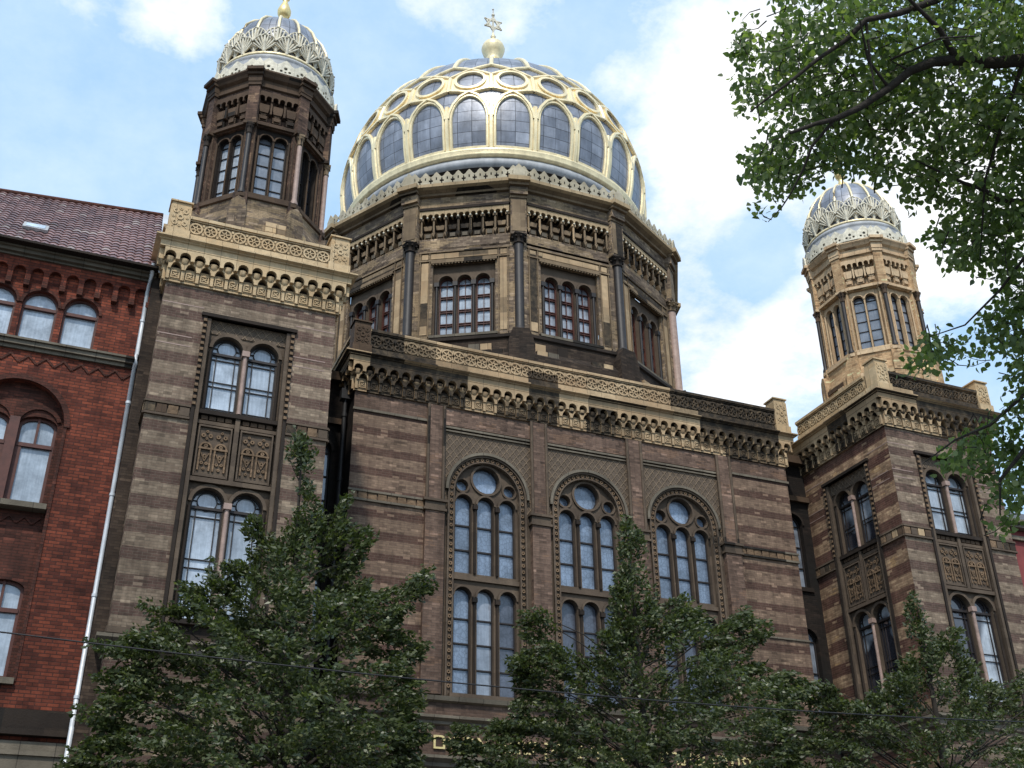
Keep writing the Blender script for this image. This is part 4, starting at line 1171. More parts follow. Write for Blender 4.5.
# ================================================================== RED BRICK HOUSE (left)
HF = -2.66
def house():
    H = tag(empty('brick_house', (-20, HF, 0)), 'red brick house with arched windows and a tiled roof left of the synagogue', 'house')
    inv = Matrix.Translation((20, -HF, 0))
    def fin(o, par=None):
        if par is None: o.parent = H; o.matrix_parent_inverse = inv
        return o
    F = Fr(0, HF, 0); X0, X1 = -28.0, -14.67
    mb = MB().mat('brick_house'); cs = [-17.33, -22.6]
    ops = []
    for c in cs:
        ops += [arch(c+q*1.03, .44, 16.58, 17.70, 12) for q in (-1, 0, 1)]
        ops += [arch(c, 1.16, 7.95, 14.30, 16)]
    mb.plate(F, rect(X0, X1, 0, 18.99), ops, 0, -.22)
    mb.mat('brick_house_dark')
    for c in cs:
        mb.plate(F, arch(c, 1.16, 7.96, 14.30, 16), [arch(c+q*.56, .46, 12.2, 14.35, 10, .55) for q in (-1, 1)]+[arch(c+q*.56, .46, 8.0, 10.1, 10, .45) for q in (-1, 1)], -.22, -.45)
        mb.ring(F, c, 14.30, 1.16, 1.30, 0, .05, 0, 180, 26)
        for q in (-1, 1):
            mb.box(F, c+q*1.2-.04, c+q*1.2+.04, 0, .03, 7.9, 14.3)
            mb.ring(F, c+q*.56, 14.33, .46, .56, -.22, -.17, 20, 160, 10)
        for q in (-1, 0, 1): mb.ring(F, c+q*1.03, 17.70, .44, .51, 0, .04, 0, 180, 16)
    # zigzag friezes
    for z, a0, a1 in ((16.02, X0, X1-.1),):
        n = int((a1-a0)/.42); p = (a1-a0)/n
        for k in range(n):
            mb.bar(F, a0+p*k, z+.14, a0+p*(k+.5), z-.08, .055, 0, .03); mb.bar(F, a0+p*(k+.5), z-.08, a0+p*(k+1), z+.14, .055, 0, .031)
    for c in cs:
        for k in range(6):
            a = c-1.05+k*.35; mb.bar(F, a, 11.9, a+.175, 11.72, .05, -.22, -.18); mb.bar(F, a+.175, 11.72, a+.35, 11.9, .05, -.22, -.179)
    # arcaded frieze
    mb.mat('brick_house'); n = int((X1-X0)/.44); p = (X1-X0)/n
    mb.plate(F, rect(X0, X1, 18.28, 18.98), [arch(X0+p*(k+.5), p*.35, 18.2, 18.58, 8) for k in range(n)], .14, 0)
    mb.mat('brick_house_dark')
    for k in range(n+1): mb.box(F, X0+p*k-.07 if k else X0, min(X0+p*k+.07, X1), 0, .17, 18.16, 18.32)
    # side walls, belt and base
    mb.mat('brick_house_dark'); mb.box(F, X0, X1, -12, -.46, 0, 19.2)
    wall = fin(mb.build('wall', H))
    mb = MB().mat('stone_grey')
    mb.box(F, X0, X1+.05, 0, .16, 16.38, 16.50); mb.box(F, X0, X1+.05, 0, .22, 16.50, 16.56); mb.box(F, X0, X1+.03, 0, .08, 16.28, 16.38)
    fin(mb.build('string_course', H))
    for c in cs:
        mb = MB().mat('stone_grey'); mb.box(F, c-1.14, c+1.14, -.4, .10, 12.04, 12.18); fin(mb.build('sill', H))
        mb = MB().mat('stone_grey'); mb.box(F, c-1.2, c+1.2, -.4, .12, 7.82, 7.96); fin(mb.build('sill', H))
    mb = MB().mat('stone_black'); mb.box(F, X0, X1, 0, .06, 6.85, 7.3); mb.box(F, X0, X1+.05, 0, .22, 6.72, 6.85)
    mb.mat('stone_grey'); mb.box(F, X0, X1, 0, .1, 0, 6.6); mb.box(F, X0, X1, .1, .16, 6.3, 6.4); mb.box(F, X0, X1, .1, .14, 3.9, 4.05)
    fin(mb.build('ground_floor_band', H))
    mb = MB().mat('stone_grey')
    mb.box(F, X0, X1+.05, 0, .2, 18.98, 19.05); mb.box(F, X0, X1+.08, 0, .30, 19.05, 19.15); mb.box(F, X0, X1+.08, 0, .38, 19.15, 19.19)
    mb.mat('stone_black'); mb.box(F, X0, X1+.1, .0, .50, 19.192, 19.27)
    fin(mb.build('cornice', H))
    # windows
    for c in cs:
        for q in (-1, 0, 1):
            a = c+q*1.03; mb = MB().mat('wood_red')
            mb.ring(F, a, 17.70, .39, .44, -.2, -.1, 0, 180, 14)
            for s_ in (-1, 1): mb.box(F, a+s_*.41-.03, a+s_*.41+.03, -.2, -.1, 16.58, 17.70)
            mb.box(F, a-.41, a+.41, -.2, -.08, 17.60, 17.69); mb.box(F, a-.41, a+.41, -.2, -.1, 16.58, 16.64)
            w = fin(mb.build('window', H)); p_ = MB().mat('glass_house'); p_.plate(F, arch(a, .45, 16.56, 17.70, 12), [], -.18, -.21); p_.build('pane', w)
        for q in (-1, 1):
            for z0, zs, k_, zt in ((12.2, 14.35, .55, 13.78), (8.0, 10.1, .45, 9.55)):
                a = c+q*.56; mb = MB().mat('wood_red')
                mb.plate(F, arch(a, .46, z0, zs, 10, k_), [arch(a, .385, z0+.08, zs-.03, 10, k_)], -.34, -.42)
                mb.box(F, a-.42, a+.42, -.42, -.31, zt, zt+.10); mb.box(F, a-.03, a+.03, -.42, -.32, zt, zs+.25*k_+.2)
                mb.box(F, a-q*.38-.09, a-q*.38+.09, -.42, -.33, z0, zt)
                w = fin(mb.build('window', H)); p_ = MB().mat('glass_house'); p_.plate(F, arch(a, .47, z0-.02, zs, 10, k_), [], -.40, -.44); p_.build('pane', w)
        mb = MB().mat('wood_red'); mb.box(F, c-.12, c+.12, -.3, -.16, 12.2, 14.5); fin(mb.build('mullion', H))
    # roof: rolled pantiles on a pitched plane
    mb = MB().mat('tiles'); y0, z0, y1, z1 = HF-.45, 19.30, 1.0, 23.95
    ncol = int((X1+.1-X0)/.22); rows_n = 20
    tx = [X0+(X1+.1-X0)*i/(ncol*4) for i in range(ncol*4+1)]
    L = math.hypot(y1-y0, z1-z0); ny, nz = -(z1-z0)/L, (y1-y0)/L
    prof = [0, .028, .04, .028]
    rows = []; uvs = []
    for j in range(rows_n+1):
        for lift in ((.0, .03) if j else (.03,)):
            if j == rows_n and lift: continue
            t = j/rows_n; rows.append([(x, y0+(y1-y0)*t+ny*(prof[i % 4]+lift), z0+(z1-z0)*t+(x+14.6)*.085*t+nz*(prof[i % 4]+lift)) for i, x in enumerate(tx)])
            uvs.append([(x-X0, t*L*.3*rows_n/L+(.001 if lift else -.001)) for x in tx])
    mb.grid(rows, False, uvs)
    mb.mat('brick_house_dark'); mb.tube([(X0, y1, z1+.03+(X0+14.6)*.085), (X1+.1, y1, z1+.03)], .1, 8)
    mb.face([(X0, y1, z1+(X0+14.6)*.085), (X1+.1, y1, z1), (X1+.1, y1+5, 19.4), (X0, y1+5, 19.4)])
    roof = fin(mb.build('roof', H))
    mb = MB().mat('zinc_light')
    q = Fr(0, 0, 0)
    mb.face([(X1+.1, y0-.1, z0+.05), (-14.36, y0-.1, z0+.05), (-14.36, y1, z1+.12), (X1+.1, y1, z1+.12)])
    mb.face([(X1+.1, y0-.1, z0-.2), (-14.36, y0-.1, z0-.2), (-14.36, y0-.1, z0+.05), (X1+.1, y0-.1, z0+.05)])
    mb.mat('stone_black'); mb.box(F, X0, -14.40, .50, .60, 19.2, 19.27)
    fin(mb.build('flashing', H))
    def rp(x, t, l): return (x, y0+(y1-y0)*t+ny*l, z0+(z1-z0)*t+(x+14.6)*.085*t+nz*l)
    mb = MB().mat('zinc'); mb.grid([[rp(x, t, l) for x, t, l in ((-18.25, t, .02), (-18.25, t, .13), (-17.6, t, .13), (-17.6, t, .02))] for t in (.20, .29)])
    mb.face([rp(-18.25, .20, .02), rp(-18.25, .20, .13), rp(-17.6, .20, .13), rp(-17.6, .20, .02)])
    mb.mat('glass_house'); mb.face([rp(-18.17, .215, .14), rp(-17.68, .215, .14), rp(-17.68, .275, .14), rp(-18.17, .275, .14)]); fin(mb.build('skylight', H))
    mb = MB().mat('zinc_light')
    mb.tube([(-14.72, HF-.5, 19.4), (-14.72, HF-.35, 19.1), (-14.74, HF-.11, 18.8), (-14.74, HF-.11, 16.6), (-14.74, HF-.30, 16.55), (-14.74, HF-.3, 16.3), (-14.74, HF-.11, 16.2), (-14.74, HF-.11, 12), (-14.74, HF-.11, 7), (-14.74, HF-.28, 6.9), (-14.74, HF-.25, 0.2)], .058, 10)
    for z in (17.7, 15.2, 12.6, 10.0, 7.6): mb.tube([(-14.74, HF-.11, z), (-14.74, HF-.11, z+.07)], .072, 10)
    fin(mb.build('drainpipe', H))
house()

def right_house():
    H = tag(empty('neighbour_house', (18, -2.6, 0)), 'dull red plastered house with grey cornice right of the right tower', 'house')
    inv = Matrix.Translation((-18, 2.6, 0)); F = Fr(0, -2.6, 0)
    M['plaster_red'] = mat_simple('dull_red_plaster', srgb(132, 66, 64), .9, 0, 2, .3, .006)
    def fin(o): o.parent = H; o.matrix_parent_inverse = inv; return o
    mb = MB().mat('plaster_red'); ops = [rect(c-.55, c+.55, z, z+2.0) for c in (17.6, 20.2, 22.8) for z in (1.5, 5.3, 9.1, 12.6)]
    mb.plate(F, rect(14.60, 25, 0, 16.0), ops, 0, -.25); mb.box(F, 14.60, 25, -10, -.26, 0, 16.0); fin(mb.build('wall', H))
    mb = MB().mat('stone_grey'); mb.box(F, 14.60, 25, 0, .12, 15.6, 15.75); mb.box(F, 14.55, 25, 0, .3, 16.0, 16.14); mb.box(F, 14.55, 25, 0, .42, 16.14, 16.26)
    fin(mb.build('cornice', H))
    M['slate'] = mat_simple('dark_slate', srgb(72, 68, 70), .6, 0, 8, .4)
    mb = MB().mat('slate'); mb.face([(14.6, -2.9, 16.26), (25, -2.9, 16.26), (25, .5, 18.4), (14.6, .5, 18.4)]); mb.face([(14.6, .5, 18.4), (25, .5, 18.4), (25, 7, 16), (14.6, 7, 16)]); mb.face([(14.6, -2.9, 16.2), (14.6, .5, 18.4), (14.6, 7, 16)]); fin(mb.build('roof', H))
    for c in (17.6, 20.2, 22.8):
        for z in (1.5, 5.3, 9.1, 12.6):
            mb = MB().mat('gold_white'); mb.plate(F, rect(c-.55, c+.55, z, z+2.0), [rect(c-.48, c-.03, z+.07, z+1.3), rect(c+.03, c+.48, z+.07, z+1.3), rect(c-.48, c+.48, z+1.38, z+1.93)], -.12, -.2)
            w = fin(mb.build('window', H)); p_ = MB().mat('glass_mid'); p_.plate(F, rect(c-.5, c+.5, z, z+2), [], -.18, -.21); p_.build('pane', w)
    mb = MB().mat('zinc_light'); mb.tube([(14.5, -2.75, 16.1), (14.5, -2.75, 8), (14.5, -2.75, .2)], .05, 8); fin(mb.build('drainpipe', H))
right_house()

# ================================================================== GROUND
def sheet(name, x0, x1, y0, y1, z, mat, zb=None):
    mb = MB().mat(mat)
    if zb is None: mb.face([(x0, y0, z), (x1, y0, z), (x1, y1, z), (x0, y1, z)])
    else:
        F = Fr(0, 0, 0); mb.box(F, x0, x1, -y1, -y0, zb, z)
    return tag(mb.build(name), kind='structure')
M['ground'] = mat_simple('earth_ground', (.07, .065, .05), .95, 0, .5, .4)
M['asphalt'] = mat_simple('asphalt', (.05, .05, .052), .85, 0, 3, .3, .004)
M['paving'] = mat_brick('paving_slabs', (.24, .23, .21), (.19, .18, .17), (.08, .08, .075), bw=.5, bh=.5, ms=.012, dirt=.3, dashes=0.0)
M['kerbstone'] = mat_simple('kerb_granite', (.28, .27, .26), .8, 0, 8, .3)
M['paint'] = mat_simple('road_paint', (.7, .7, .68), .7, 0, 4, .3)
sheet('ground', -1500, 1500, -1500, 1500, -.16, 'ground')
sheet('road', -300, 300, -24, -12, -.13, 'asphalt')
sheet('pavement', -300, 300, -12, -TP-.0, .0, 'paving', -.15)
sheet('pavement', -300, 300, -40, -24, .0, 'paving', -.15)
sheet('kerb', -300, 300, -12.2, -12.003, .012, 'kerbstone', -.15)
sheet('kerb', -300, 300, -23.997, -23.8, .012, 'kerbstone', -.15)
mb = MB().mat('paint')
for i in range(-12, 12): mb.face([(i*6, -18.06, -.126), (i*6+3, -18.06, -.126), (i*6+3, -17.94, -.126), (i*6, -17.94, -.126)])
tag(mb.build('road_marking'), kind='structure')

# ================================================================== TREES
def mk_leaf(name, c1, c2, c3, trans, rough=.42, spec=.5):
    mt = bpy.data.materials.new(name); mt.use_nodes = True; nt = mt.node_tree; nt.nodes.clear(); g = G(nt)
    out = g.n('ShaderNodeOutputMaterial'); bs = g.n('ShaderNodeBsdfPrincipled'); tr = g.n('ShaderNodeBsdfTranslucent'); mx = g.n('ShaderNodeMixShader')
    at = g.n('ShaderNodeAttribute'); at.attribute_name = 'var'; v = g.sep(at.outputs['Vector'])
    col = g.mix(v[0], c1, c2); col = g.mix(g.math('MULTIPLY', g.math('GREATER_THAN', v[1], .86), .8), col, c3)
    g.put(bs.inputs['Base Color'], col); bs.inputs['Roughness'].default_value = rough; bs.inputs['Specular IOR Level'].default_value = spec
    g.put(tr.inputs[0], g.mix(1.0, col, (1.5, 1.7, .6), 'MULTIPLY')); mx.inputs[0].default_value = trans
    nt.links.new(bs.outputs[0], mx.inputs[1]); nt.links.new(tr.outputs[0], mx.inputs[2]); nt.links.new(mx.outputs[0], out.inputs[0])
    return mt
M['leaf'] = mk_leaf('dark_green_leaves', (.036, .052, .018), (.082, .100, .040), (.17, .185, .09), .28, .42, .45)
M['leaf_near'] = mk_leaf('bright_green_leaves', (.085, .125, .050), (.15, .195, .080), (.26, .30, .16), .52, .5, .35)
M['bark'] = mat_simple('dark_bark', (.035, .028, .022), .95, 0, 12, .4, .02, streak=True)

def leaf_mesh(name, P, D, L, W, shape, mat, parent, rng):
    """P centres (n,3), D axis dirs (n,3): one small leaf per point"""
    n = len(P); D = D/np.linalg.norm(D, axis=1)[:, None]
    r = rng.normal(size=(n, 3)); r[:, 2] *= .6; S = np.cross(D, r); S /= np.linalg.norm(S, axis=1)[:, None]+1e-9
    N = np.cross(S, D); L = L[:, None]; W = W[:, None]
    k = len(shape); V = np.zeros((n, k, 3))
    for i, (a, b, c) in enumerate(shape): V[:, i] = P + D*L*a + S*W*b + N*W*c
    me = bpy.data.meshes.new(name); me.vertices.add(n*k); me.vertices.foreach_set('co', V.reshape(-1).astype(np.float32))
    me.loops.add(n*k); me.loops.foreach_set('vertex_index', np.arange(n*k, dtype=np.int32))
    me.polygons.add(n); me.polygons.foreach_set('loop_start', np.arange(0, n*k, k, dtype=np.int32)); me.polygons.foreach_set('loop_total', np.full(n, k, dtype=np.int32))
    me.update(calc_edges=True); me.validate()
    at = me.attributes.new('var', 'FLOAT_VECTOR', 'POINT')
    vv = np.repeat(rng.random((n, 3)), k, axis=0).astype(np.float32); at.data.foreach_set('vector', vv.ravel())
    me.materials.append(M[mat]); o = bpy.data.objects.new(name, me); COL.objects.link(o); o.parent = parent
    return o
def inpoly(p, poly):
    x, y = p; c = False; n = len(poly)
    for i in range(n):
        x0, y0 = poly[i]; x1, y1 = poly[i-1]
        if (y0 > y) != (y1 > y) and x < (x1-x0)*(y-y0)/(y1-y0)+x0: c = not c
    return c
def edist(p, poly):
    b = 1e9; x, y = p
    for i in range(len(poly)):
        x0, y0 = poly[i]; x1, y1 = poly[i-1]; dx, dy = x1-x0, y1-y0
        t = max(0, min(1, ((x-x0)*dx+(y-y0)*dy)/(dx*dx+dy*dy+1e-9))); b = min(b, math.hypot(x-x0-t*dx, y-y0-t*dy))
    return b
def limb(mb, a, b, r0, r1, rng, sag=.15, n=6):
    a = Vector(a); b = Vector(b); L = (b-a).length; pts = []
    j = Vector(rng.normal(size=3)*.06*L)
    for i in range(n):
        t = i/(n-1); pts.append(a.lerp(b, t)+j*math.sin(PI*t)+Vector((0, 0, -sag*L*.5*math.sin(PI*t))))
    mb.tube(pts, [r0+(r1-r0)*i/(n-1) for i in range(n)], 6)

def street_tree(name, base, pix, label, seed, nclump, twigs_per, depth=2.6):
    rng = np.random.default_rng(seed); rd = random.Random(seed)
    T = tag(empty('street_tree', base), label, 'tree', 'street trees in front of the synagogue')
    Y = base[1]
    poly = [((lambda v: (v.x, v.z))(at_y(px, py, Y))) for px, py in pix]
    zmin = 2.8
    xs = [p[0] for p in poly]; zs = [p[1] for p in poly]; zb = min(zs)
    # crown goes on below the picture: close it as a rounded bottom
    lo = [p for p in poly if p[1] < zb+.7]; xl, xr = min(p[0] for p in lo), max(p[0] for p in lo)
    poly = poly+[(xr-.4, zb-1.0), (base[0]+1.2, zmin), (base[0]-1.2, zmin), (xl+.4, zb-1.0)]
    cx = base[0]
    top_x, top_z = max(poly, key=lambda p: p[1])
    P = []; D = []; clumps = []; tries = 0
    zlow = min(zs)
    def spray(st, d, ln, wd, nl_):
        d = d/np.linalg.norm(d); up_ = np.array([0, 0, 1.0]); sdv = np.cross(d, up_); sdv /= np.linalg.norm(sdv)+1e-6
        sdv = sdv+rng.normal(size=3)*.25; t = rng.random(nl_)**.8; w_ = wd*(1-.75*t)*(.35+.65*np.minimum(1, t*4))
        o = rng.uniform(-1, 1, nl_)*w_
        pts = st+d*(ln*t)[:, None]+sdv*o[:, None]+np.array([0, 0, -1.0])*(.16*ln*t*t+.25*np.abs(o))[:, None]+rng.normal(size=(nl_, 3))*.028
        dd = d[None]*.9+sdv[None]*np.sign(o)[:, None]*.8+rng.normal(size=(nl_, 3))*.38; dd[:, 2] -= .38
        P.append(pts); D.append(dd)
    while len(clumps) < nclump and tries < 90000:
        tries += 1
        edge = len(clumps) > nclump*.72
        x = rd.uniform(min(xs), max(xs)); z = rd.uniform(zmin+.6 if not edge else zlow-.6, max(zs))
        if not inpoly((x, z), poly): continue
        e = edist((x, z), poly)
        if e < .04 or (edge and e > .4): continue
        hd = min(depth, .2+e*1.2); y = Y+rd.uniform(-hd, hd)*(.6 if edge else 1)
        if not edge:
            void = math.sin(x*2.1+seed)*math.sin(z*2.6+seed*2)*math.sin(y*1.9+seed*3)
            if void > .24: continue
        if any(abs(x-c[0]) < .3 and (x-c[0])**2+(y-c[1])**2+(z-c[2])**2 < (.13 if edge else .22)**2 for c in clumps): continue
        hx = x-(cx+(top_x-cx)*max(0, min(1, (z-3)/(top_z-3)))); hz = (z-zmin)/(top_z-zmin)
        d = np.array([hx*.9, (y-Y)*.9, .35+1.5*hz**2+.25*rd.random()])+rng.normal(size=3)*.28
        d /= np.linalg.norm(d); ln = rd.uniform(.45, .85)*(1 if e > .5 else .8); ln = min(ln, .3+e*2.2)
        tip = np.array([x, y, z]); st = tip-d*ln
        spray(st, d, ln, .20+.06*rd.random() if e > .25 else .12, int(twigs_per*ln/.6*(1 if e > .25 else .8)))
        clumps.append((st[0], st[1], st[2], ln))
    P = np.concatenate(P); D = np.concatenate(D)
    n = len(P); loc = np.array(base)
    crown = leaf_mesh('crown', P-loc, D, rng.uniform(.085, .145, n), rng.uniform(.045, .070, n),
                      [(0, 0, 0), (.35, .5, .22), (1, 0, -.1), (.35, -.5, .22)], 'leaf', T, rng)
    mb = MB().mat('bark'); bx, by, bz = base
    topz = max(zs); tx = [p[0] for p in poly if p[1] == topz][0]
    tr = [(0, 0, 0), (.05, .03, 1.6), (.0, .0, 3.2), ((tx-bx)*.2, .1, 5.2), ((tx-bx)*.5, 0, 7.4), ((tx-bx)*.9, 0, topz-.5)]
    mb.tube(tr, [.17, .14, .125, .10, .065, .015], 10); tk = mb.build('trunk', T)
    big = clumps[::max(1, len(clumps)//85)]
    mb = MB().mat('bark')
    for i, c in enumerate(big):
        h = max(2.4, min(topz-.8, c[2]-.45*math.hypot(c[0]-bx, c[1]-by)-.4))
        f = max(0, (h-3.2)/(topz-3.2)); ax = (tx-bx)*f
        limb(mb, (ax, 0, h), (c[0]-bx, c[1]-by, c[2]), .034*(1-f*.7), .006, rng, -.12)
    mb.build('branch', T)
    return n
T1 = [(40, 775), (66, 745), (92, 728), (64, 706), (100, 694), (79, 670), (118, 660), (76, 637), (120, 630), (150, 612), (124, 597), (165, 600), (182, 588), (168, 578), (205, 572), (196, 553), (232, 560), (250, 540), (240, 520), (256, 508), (274, 530), (294, 512), (302, 485), (290, 448), (293, 428), (303, 426), (316, 448), (314, 482), (328, 520), (338, 505), (347, 484), (356, 500), (356, 530), (371, 508), (377, 534), (362, 572), (385, 588), (410, 572), (440, 562), (436, 590), (412, 608), (404, 622), (434, 645), (418, 668), (430, 690), (420, 712), (440, 728), (425, 745), (432, 775)]
T2 = [(455, 775), (450, 752), (440, 735), (446, 718), (470, 726), (500, 712), (518, 690), (501, 655), (520, 645), (516, 612), (525, 598), (540, 606), (546, 632), (560, 650), (585, 648), (600, 625), (612, 602), (612, 578), (622, 560), (616, 530), (625, 506), (634, 515), (645, 538), (638, 560), (648, 580), (655, 600), (672, 592), (687, 588), (700, 604), (712, 622), (730, 612), (744, 604), (777, 625), (768, 638), (750, 652), (775, 668), (789, 668), (820, 683), (800, 708), (789, 725), (800, 750), (800, 775)]
T3 = [(770, 775), (790, 735), (812, 722), (800, 690), (809, 670), (835, 692), (860, 694), (880, 676), (895, 662), (912, 640), (908, 612), (906, 590), (914, 590), (921, 607), (930, 640), (944, 622), (955, 622), (962, 650), (980, 672), (1006, 684), (1030, 660), (1060, 668), (1110, 690), (1150, 740), (1150, 775)]
nl = 0
nl += street_tree('t1', (-11.1, -9, 0), T1, 'largest leafy street tree, left, in front of the left tower', 11, 1750, 42)
nl += street_tree('t2', (-3.4, -9, 0), T2, 'leafy street tree in front of the three tall arched windows', 12, 1550, 42)
nl += street_tree('t3', (4.5, -9, 0), T3, 'leafy street tree at bottom right, in front of the right tower', 13, 1200, 42)

def near_tree():
    rng = np.random.default_rng(21); rd = random.Random(21)
    base = at_d(1330, 300, 12); base = Vector((base.x, base.y, 0))
    T = tag(empty('overhanging_tree', base), 'near leafy tree whose long limbs hang into the upper right corner', 'tree')
    def A(px, py, d): return at_d(px, py, d)-base
    mb = MB().mat('bark')
    fork = A(1180, 110, 10.6)
    mb.tube([Vector((0, 0, 0)), Vector((.05, 0, 2.5)), A(1330, 450, 11.9), A(1260, 230, 11.2), fork, A(1140, -60, 10.5), A(1120, -260, 10.4)], [.34, .28, .24, .2, .16, .1, .05], 12)
    mb.build('trunk', T)
    limbs = [
        ([(1180, 110, 10.6), (1090, 42, 10.2), (1024, 60, 9.9), (994, 63, 9.8), (957, 60, 9.7), (933, 62, 9.6), (910, 71, 9.5), (889, 88, 9.4), (859, 108, 9.2), (835, 119, 9.1), (815, 124, 9.0), (790, 133, 8.9)], .062, .012),
        ([(1120, 20, 10.4), (1010, -40, 10), (937, 0, 9.7), (900, 13, 9.5), (866, 20, 9.4), (846, 40, 9.3), (818, 59, 9.2), (791, 81, 9.1), (768, 98, 9.0), (750, 112, 9.0)], .036, .006),
        ([(835, 119, 9.1), (812, 146, 9.0), (803, 170, 9.0), (791, 193, 9.0), (782, 207, 9.0), (768, 222, 9.0)], .014, .003),
        ([(1150, 220, 10.6), (1060, 205, 10.0), (1001, 200, 9.8), (982, 189, 9.75), (964, 183, 9.7), (934, 169, 9.6), (915, 160, 9.6)], .03, .006),
        ([(1160, 300, 10.8), (1080, 355, 10.2), (1030, 390, 9.9), (990, 425, 9.8), (955, 440, 9.7), (925, 462, 9.7)], .025, .004),
        ([(1100, 330, 10.4), (1040, 430, 10), (1000, 480, 9.9), (1000, 515, 9.8)], .03, .006),
        ([(957, 60, 9.7), (940, 30, 9.6), (905, -5, 9.5)], .03, .012),
        ([(889, 88, 9.4), (868, 60, 9.3), (860, 20, 9.3)], .014, .006),
        ([(1024, 60, 9.9), (1000, 130, 9.8), (985, 180, 9.7), (980, 260, 9.7)], .018, .005),
        ([(1060, 205, 10.0), (1030, 250, 9.9), (1000, 290, 9.8), (965, 325, 9.7), (920, 340, 9.6)], .018, .003),
        ([(866, 20, 9.4), (870, 60, 9.3), (875, 90, 9.2)], .012, .006),
        ([(910, 71, 9.5), (890, 60, 9.4), (940, 38, 9.4), (975, 36, 9.3)], .012, .006),
    ]
    for pts, r0, r1 in limbs:
        mb = MB().mat('bark'); n = len(pts); mb.tube([A(*p) for p in pts], [r0+(r1-r0)*i/(n-1) for i in range(n)], 8); mb.build('limb', T)
    polyA = [(785, -20), (770, 12), (748, 8), (735, 30), (736, 48), (728, 84), (742, 108), (745, 118), (757, 120), (750, 145), (744, 168), (757, 178), (760, 200), (740, 208), (738, 226), (756, 236), (765, 220), (780, 224), (792, 205), (806, 216), (800, 190), (812, 178), (828, 172), (846, 186), (870, 176), (864, 190), (878, 182), (906, 178), (905, 215), (925, 208), (940, 198), (938, 218), (920, 244), (936, 246), (945, 272), (940, 290), (958, 300), (966, 262), (985, 275), (975, 320), (960, 345), (935, 332), (905, 350), (915, 380), (938, 365), (960, 362), (985, 362), (1005, 345), (1015, 395), (1000, 400), (990, 420), (965, 435), (905, 470), (925, 480), (955, 465), (985, 500), (1000, 535), (1012, 540), (1024, 505), (1060, 520), (1150, 400), (1150, -20)]
    holes = [[(925, 240), (940, 232), (940, 262)], ]
    P = []; D = []; mbt = MB().mat('bark')
    cl = []; tries = 0
    while len(cl) < 760 and tries < 40000:
        tries += 1
        x = rd.uniform(725, 1120); y = rd.uniform(-20, 540)
        if not inpoly((x, y), polyA): continue
        e = edist((x, y), polyA)
        if e < 5: continue
        r = min(20, 6+e*.5)
        gap = math.sin(x*.045+1.3)*math.sin(y*.06+.4)+.5*math.sin(x*.11+y*.07)
        if gap < -.45 and rd.random() < .85: continue
        d = 10.0+(x-850)*.002+rd.uniform(-.7, .9)
        if any(math.hypot(x-c[0], y-c[1]) < .5*min(r, c[3]) and abs(d-c[2]) < .5 for c in cl): continue
        cl.append((x, y, d, r))
    for (x, y, d, r) in cl:
        c = np.array(A(x, y, d)); rw = r*d/FPX
        dv = np.array(R2)*rd.uniform(-1.2, .4)+np.array(U2)*rd.uniform(-.7, .45)+np.array(fwd)*rd.uniform(-.4, .4); dv /= np.linalg.norm(dv)
        ln = rw*2.6; st = c-dv*ln*.55; k = max(8, int(40*(r/20)**1.1)); t = rng.random(k)
        sv = np.cross(dv, rng.normal(size=3)); sv /= np.linalg.norm(sv)
        o = rng.uniform(-1, 1, k)*rw*.55*(1-.6*t)
        pts = st+dv*(ln*t)[:, None]+sv*o[:, None]+np.array([0, 0, -1.0])*(.2*ln*t*t)[:, None]+rng.normal(size=(k, 3))*.042
        P.append(pts); dd = dv[None]*.5+sv[None]*np.sign(o)[:, None]*.6+rng.normal(size=(k, 3))*.55; dd[:, 2] -= .5; D.append(dd)
        en = st+dv*ln-np.array([0, 0, .2*ln]); jt = np.cross(dv, rng.normal(size=3))*ln*.18; mbt.tube([tuple(st-dv*ln*.25-jt), tuple(st), tuple(st+dv*ln*.35+jt*.5), tuple(st+dv*ln*.75-np.array([0, 0, .1*ln]))], [.006, .0045, .003, .0015], 4)
    P = np.concatenate(P); D = np.concatenate(D); n = len(P)
    leaf_mesh('crown', P, D, rng.uniform(.040, .068, n), rng.uniform(.034, .056, n),
              [(0, 0, 0), (.18, .38, .1), (.5, .5, .16), (.78, .3, .06), (1.08, 0, -.08), (.78, -.3, .06), (.5, -.5, .16), (.18, -.38, .1)], 'leaf_near', T, rng)
    mbt.build('twig', T)
near_tree()

# ================================================================== OVERHEAD WIRE
mb = MB().mat('pipe_black')
a = at_y(-400, 600, -14); b = at_y(1500, 745, -14)
p0 = at_y(0, 632, -14); p1 = at_y(510, 688, -14); p2 = at_y(1024, 722, -14)
pts = []
def quad(t):
    xs = [p0.x, p1.x, p2.x]; zs = [p0.z, p1.z, p2.z]; r = 0
    for i in range(3):
        l = 1
        for j in range(3):
            if i != j: l *= (t-xs[j])/(xs[i]-xs[j])
        r += zs[i]*l
    return r
for i in range(41):
    x = -30+i*1.35; pts.append((x, -14, quad(x)))
mb.tube(pts, .011, 6); tag(mb.build('overhead_wire'), 'thin black overhead wire strung along the street past the facade', 'wire')

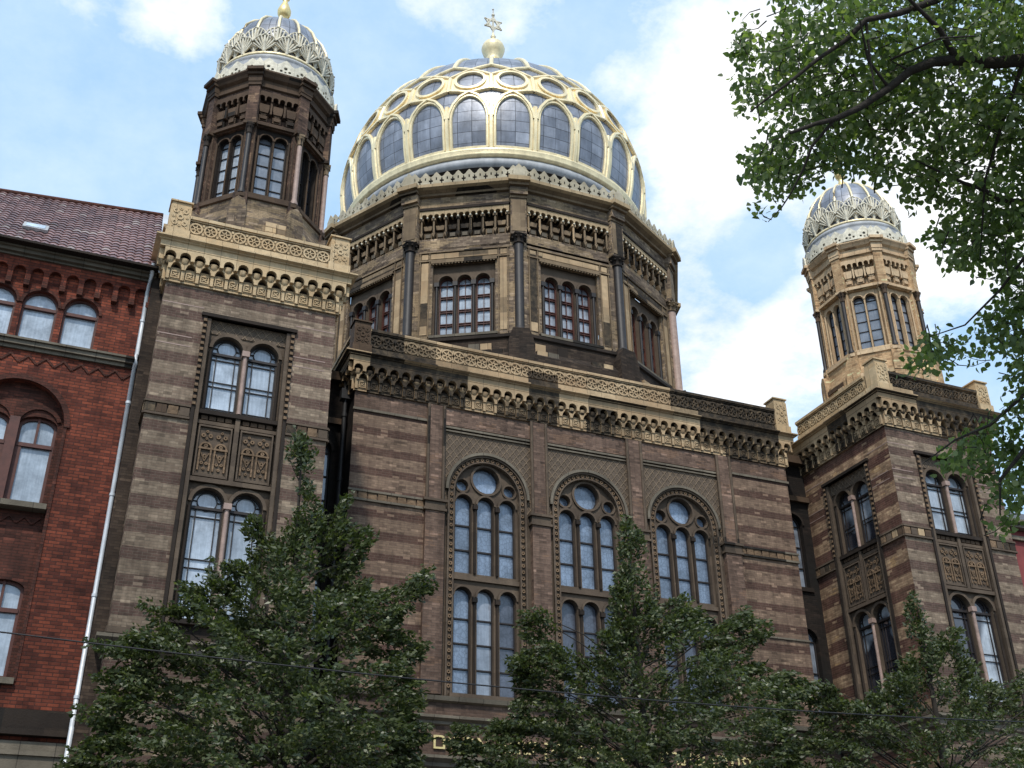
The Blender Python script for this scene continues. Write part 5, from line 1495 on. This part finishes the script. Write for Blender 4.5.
# ================================================================== SKY AND SUN
SUN_AZ = -26.0; SUN_EL = 54.0      # azimuth measured from the facade's outward normal, towards the left
sa = math.radians(SUN_AZ); se = math.radians(SUN_EL)
to_sun = Vector((math.sin(sa)*math.cos(se), -math.cos(sa)*math.cos(se), math.sin(se)))
sd = bpy.data.lights.new('sun', 'SUN'); so = bpy.data.objects.new('sun', sd); COL.objects.link(so)
so.rotation_euler = (-to_sun).to_track_quat('-Z', 'Y').to_euler(); sd.energy = 3.1; sd.angle = math.radians(3.0); sd.color = (1, .95, .87)
w = bpy.data.worlds.new('World'); scene.world = w; w.use_nodes = True; nt = w.node_tree; nt.nodes.clear(); g = G(nt)
out = g.n('ShaderNodeOutputWorld'); bg = g.n('ShaderNodeBackground')
sky = g.n('ShaderNodeTexSky', sky_type='NISHITA'); sky.sun_disc = False; sky.sun_elevation = se
sky.sun_rotation = math.atan2(to_sun.x, to_sun.y); sky.altitude = 50; sky.air_density = 1.0; sky.dust_density = 1.6; sky.ozone_density = 1.2
tc = g.n('ShaderNodeTexCoord').outputs['Generated']
x, y, z = g.sep(tc)
zz = g.math('MAXIMUM', z, .05)
# project the direction on a flat cloud layer
pv = g.comb(g.math('DIVIDE', x, g.math('ADD', zz, .25)), g.math('DIVIDE', y, g.math('ADD', zz, .25)), 0.0)
n1 = g.noise(pv, 2.6, 8, .60); n2 = g.noise(pv, 7.0, 6, .65)
n3 = g.noise(pv, 19.0, 5, .65)
dens = g.math('ADD', g.math('ADD', g.math('MULTIPLY', n1, .58), g.math('MULTIPLY', n2, .29)), g.math('MULTIPLY', n3, .13))
def blob(px, py, rad, amt):
    global dens
    d = ray(px, py); vm = g.n('ShaderNodeVectorMath', operation='DISTANCE'); g.put(vm.inputs[0], tc); vm.inputs[1].default_value = d
    dens = g.math('ADD', dens, g.ramp(vm.outputs['Value'], 0.0, rad, amt, 0.0))
blob(725, 90, .12, .26); blob(685, 180, .08, .12); blob(745, 370, .13, .22); blob(820, 30, .2, .12); blob(960, 260, .2, .16); blob(95, 25, .12, .15); blob(185, 35, .07, .13); blob(540, 5, .16, .10); blob(420, 20, .10, .08); blob(250, 95, .03, .08); blob(610, 75, .03, .10)
blob(40, 130, .22, -.16); blob(600, 60, .08, -.08); blob(400, 120, .2, -.05); blob(760, 260, .05, -.26); blob(715, 300, .06, -.06); blob(1000, 380, .1, -.15); blob(790, 410, .06, -.1)
cf = g.ramp(dens, .53, .67)
skyc = g.mix(1.0, sky.outputs[0], (.15, .15, .15), 'MULTIPLY')
skyc = g.mix(.65, skyc, (.42, .68, .98))
shade = g.ramp(g.noise(pv, 4, 4, .6), .3, .7, .86, 1.06)
cc = g.mix(1.0, (.98, .99, 1.0), g.comb(shade, shade, shade), 'MULTIPLY')
haze = g.mix(g.ramp(n2, .3, .7, .05, .38), skyc, (.76, .86, .95))
fin_ = g.mix(cf, haze, cc)
g.put(bg.inputs[0], fin_); bg.inputs[1].default_value = 1.32
nt.links.new(bg.outputs[0], out.inputs[0])

scene.view_settings.view_transform = 'Standard'; scene.view_settings.look = 'None'; scene.view_settings.exposure = 0; scene.view_settings.gamma = 1
scene.render.engine = 'CYCLES'; scene.cycles.use_denoising = True; scene.cycles.max_bounces = 6
scene.render.resolution_x = 1024; scene.render.resolution_y = 768
print('leaves', nl)
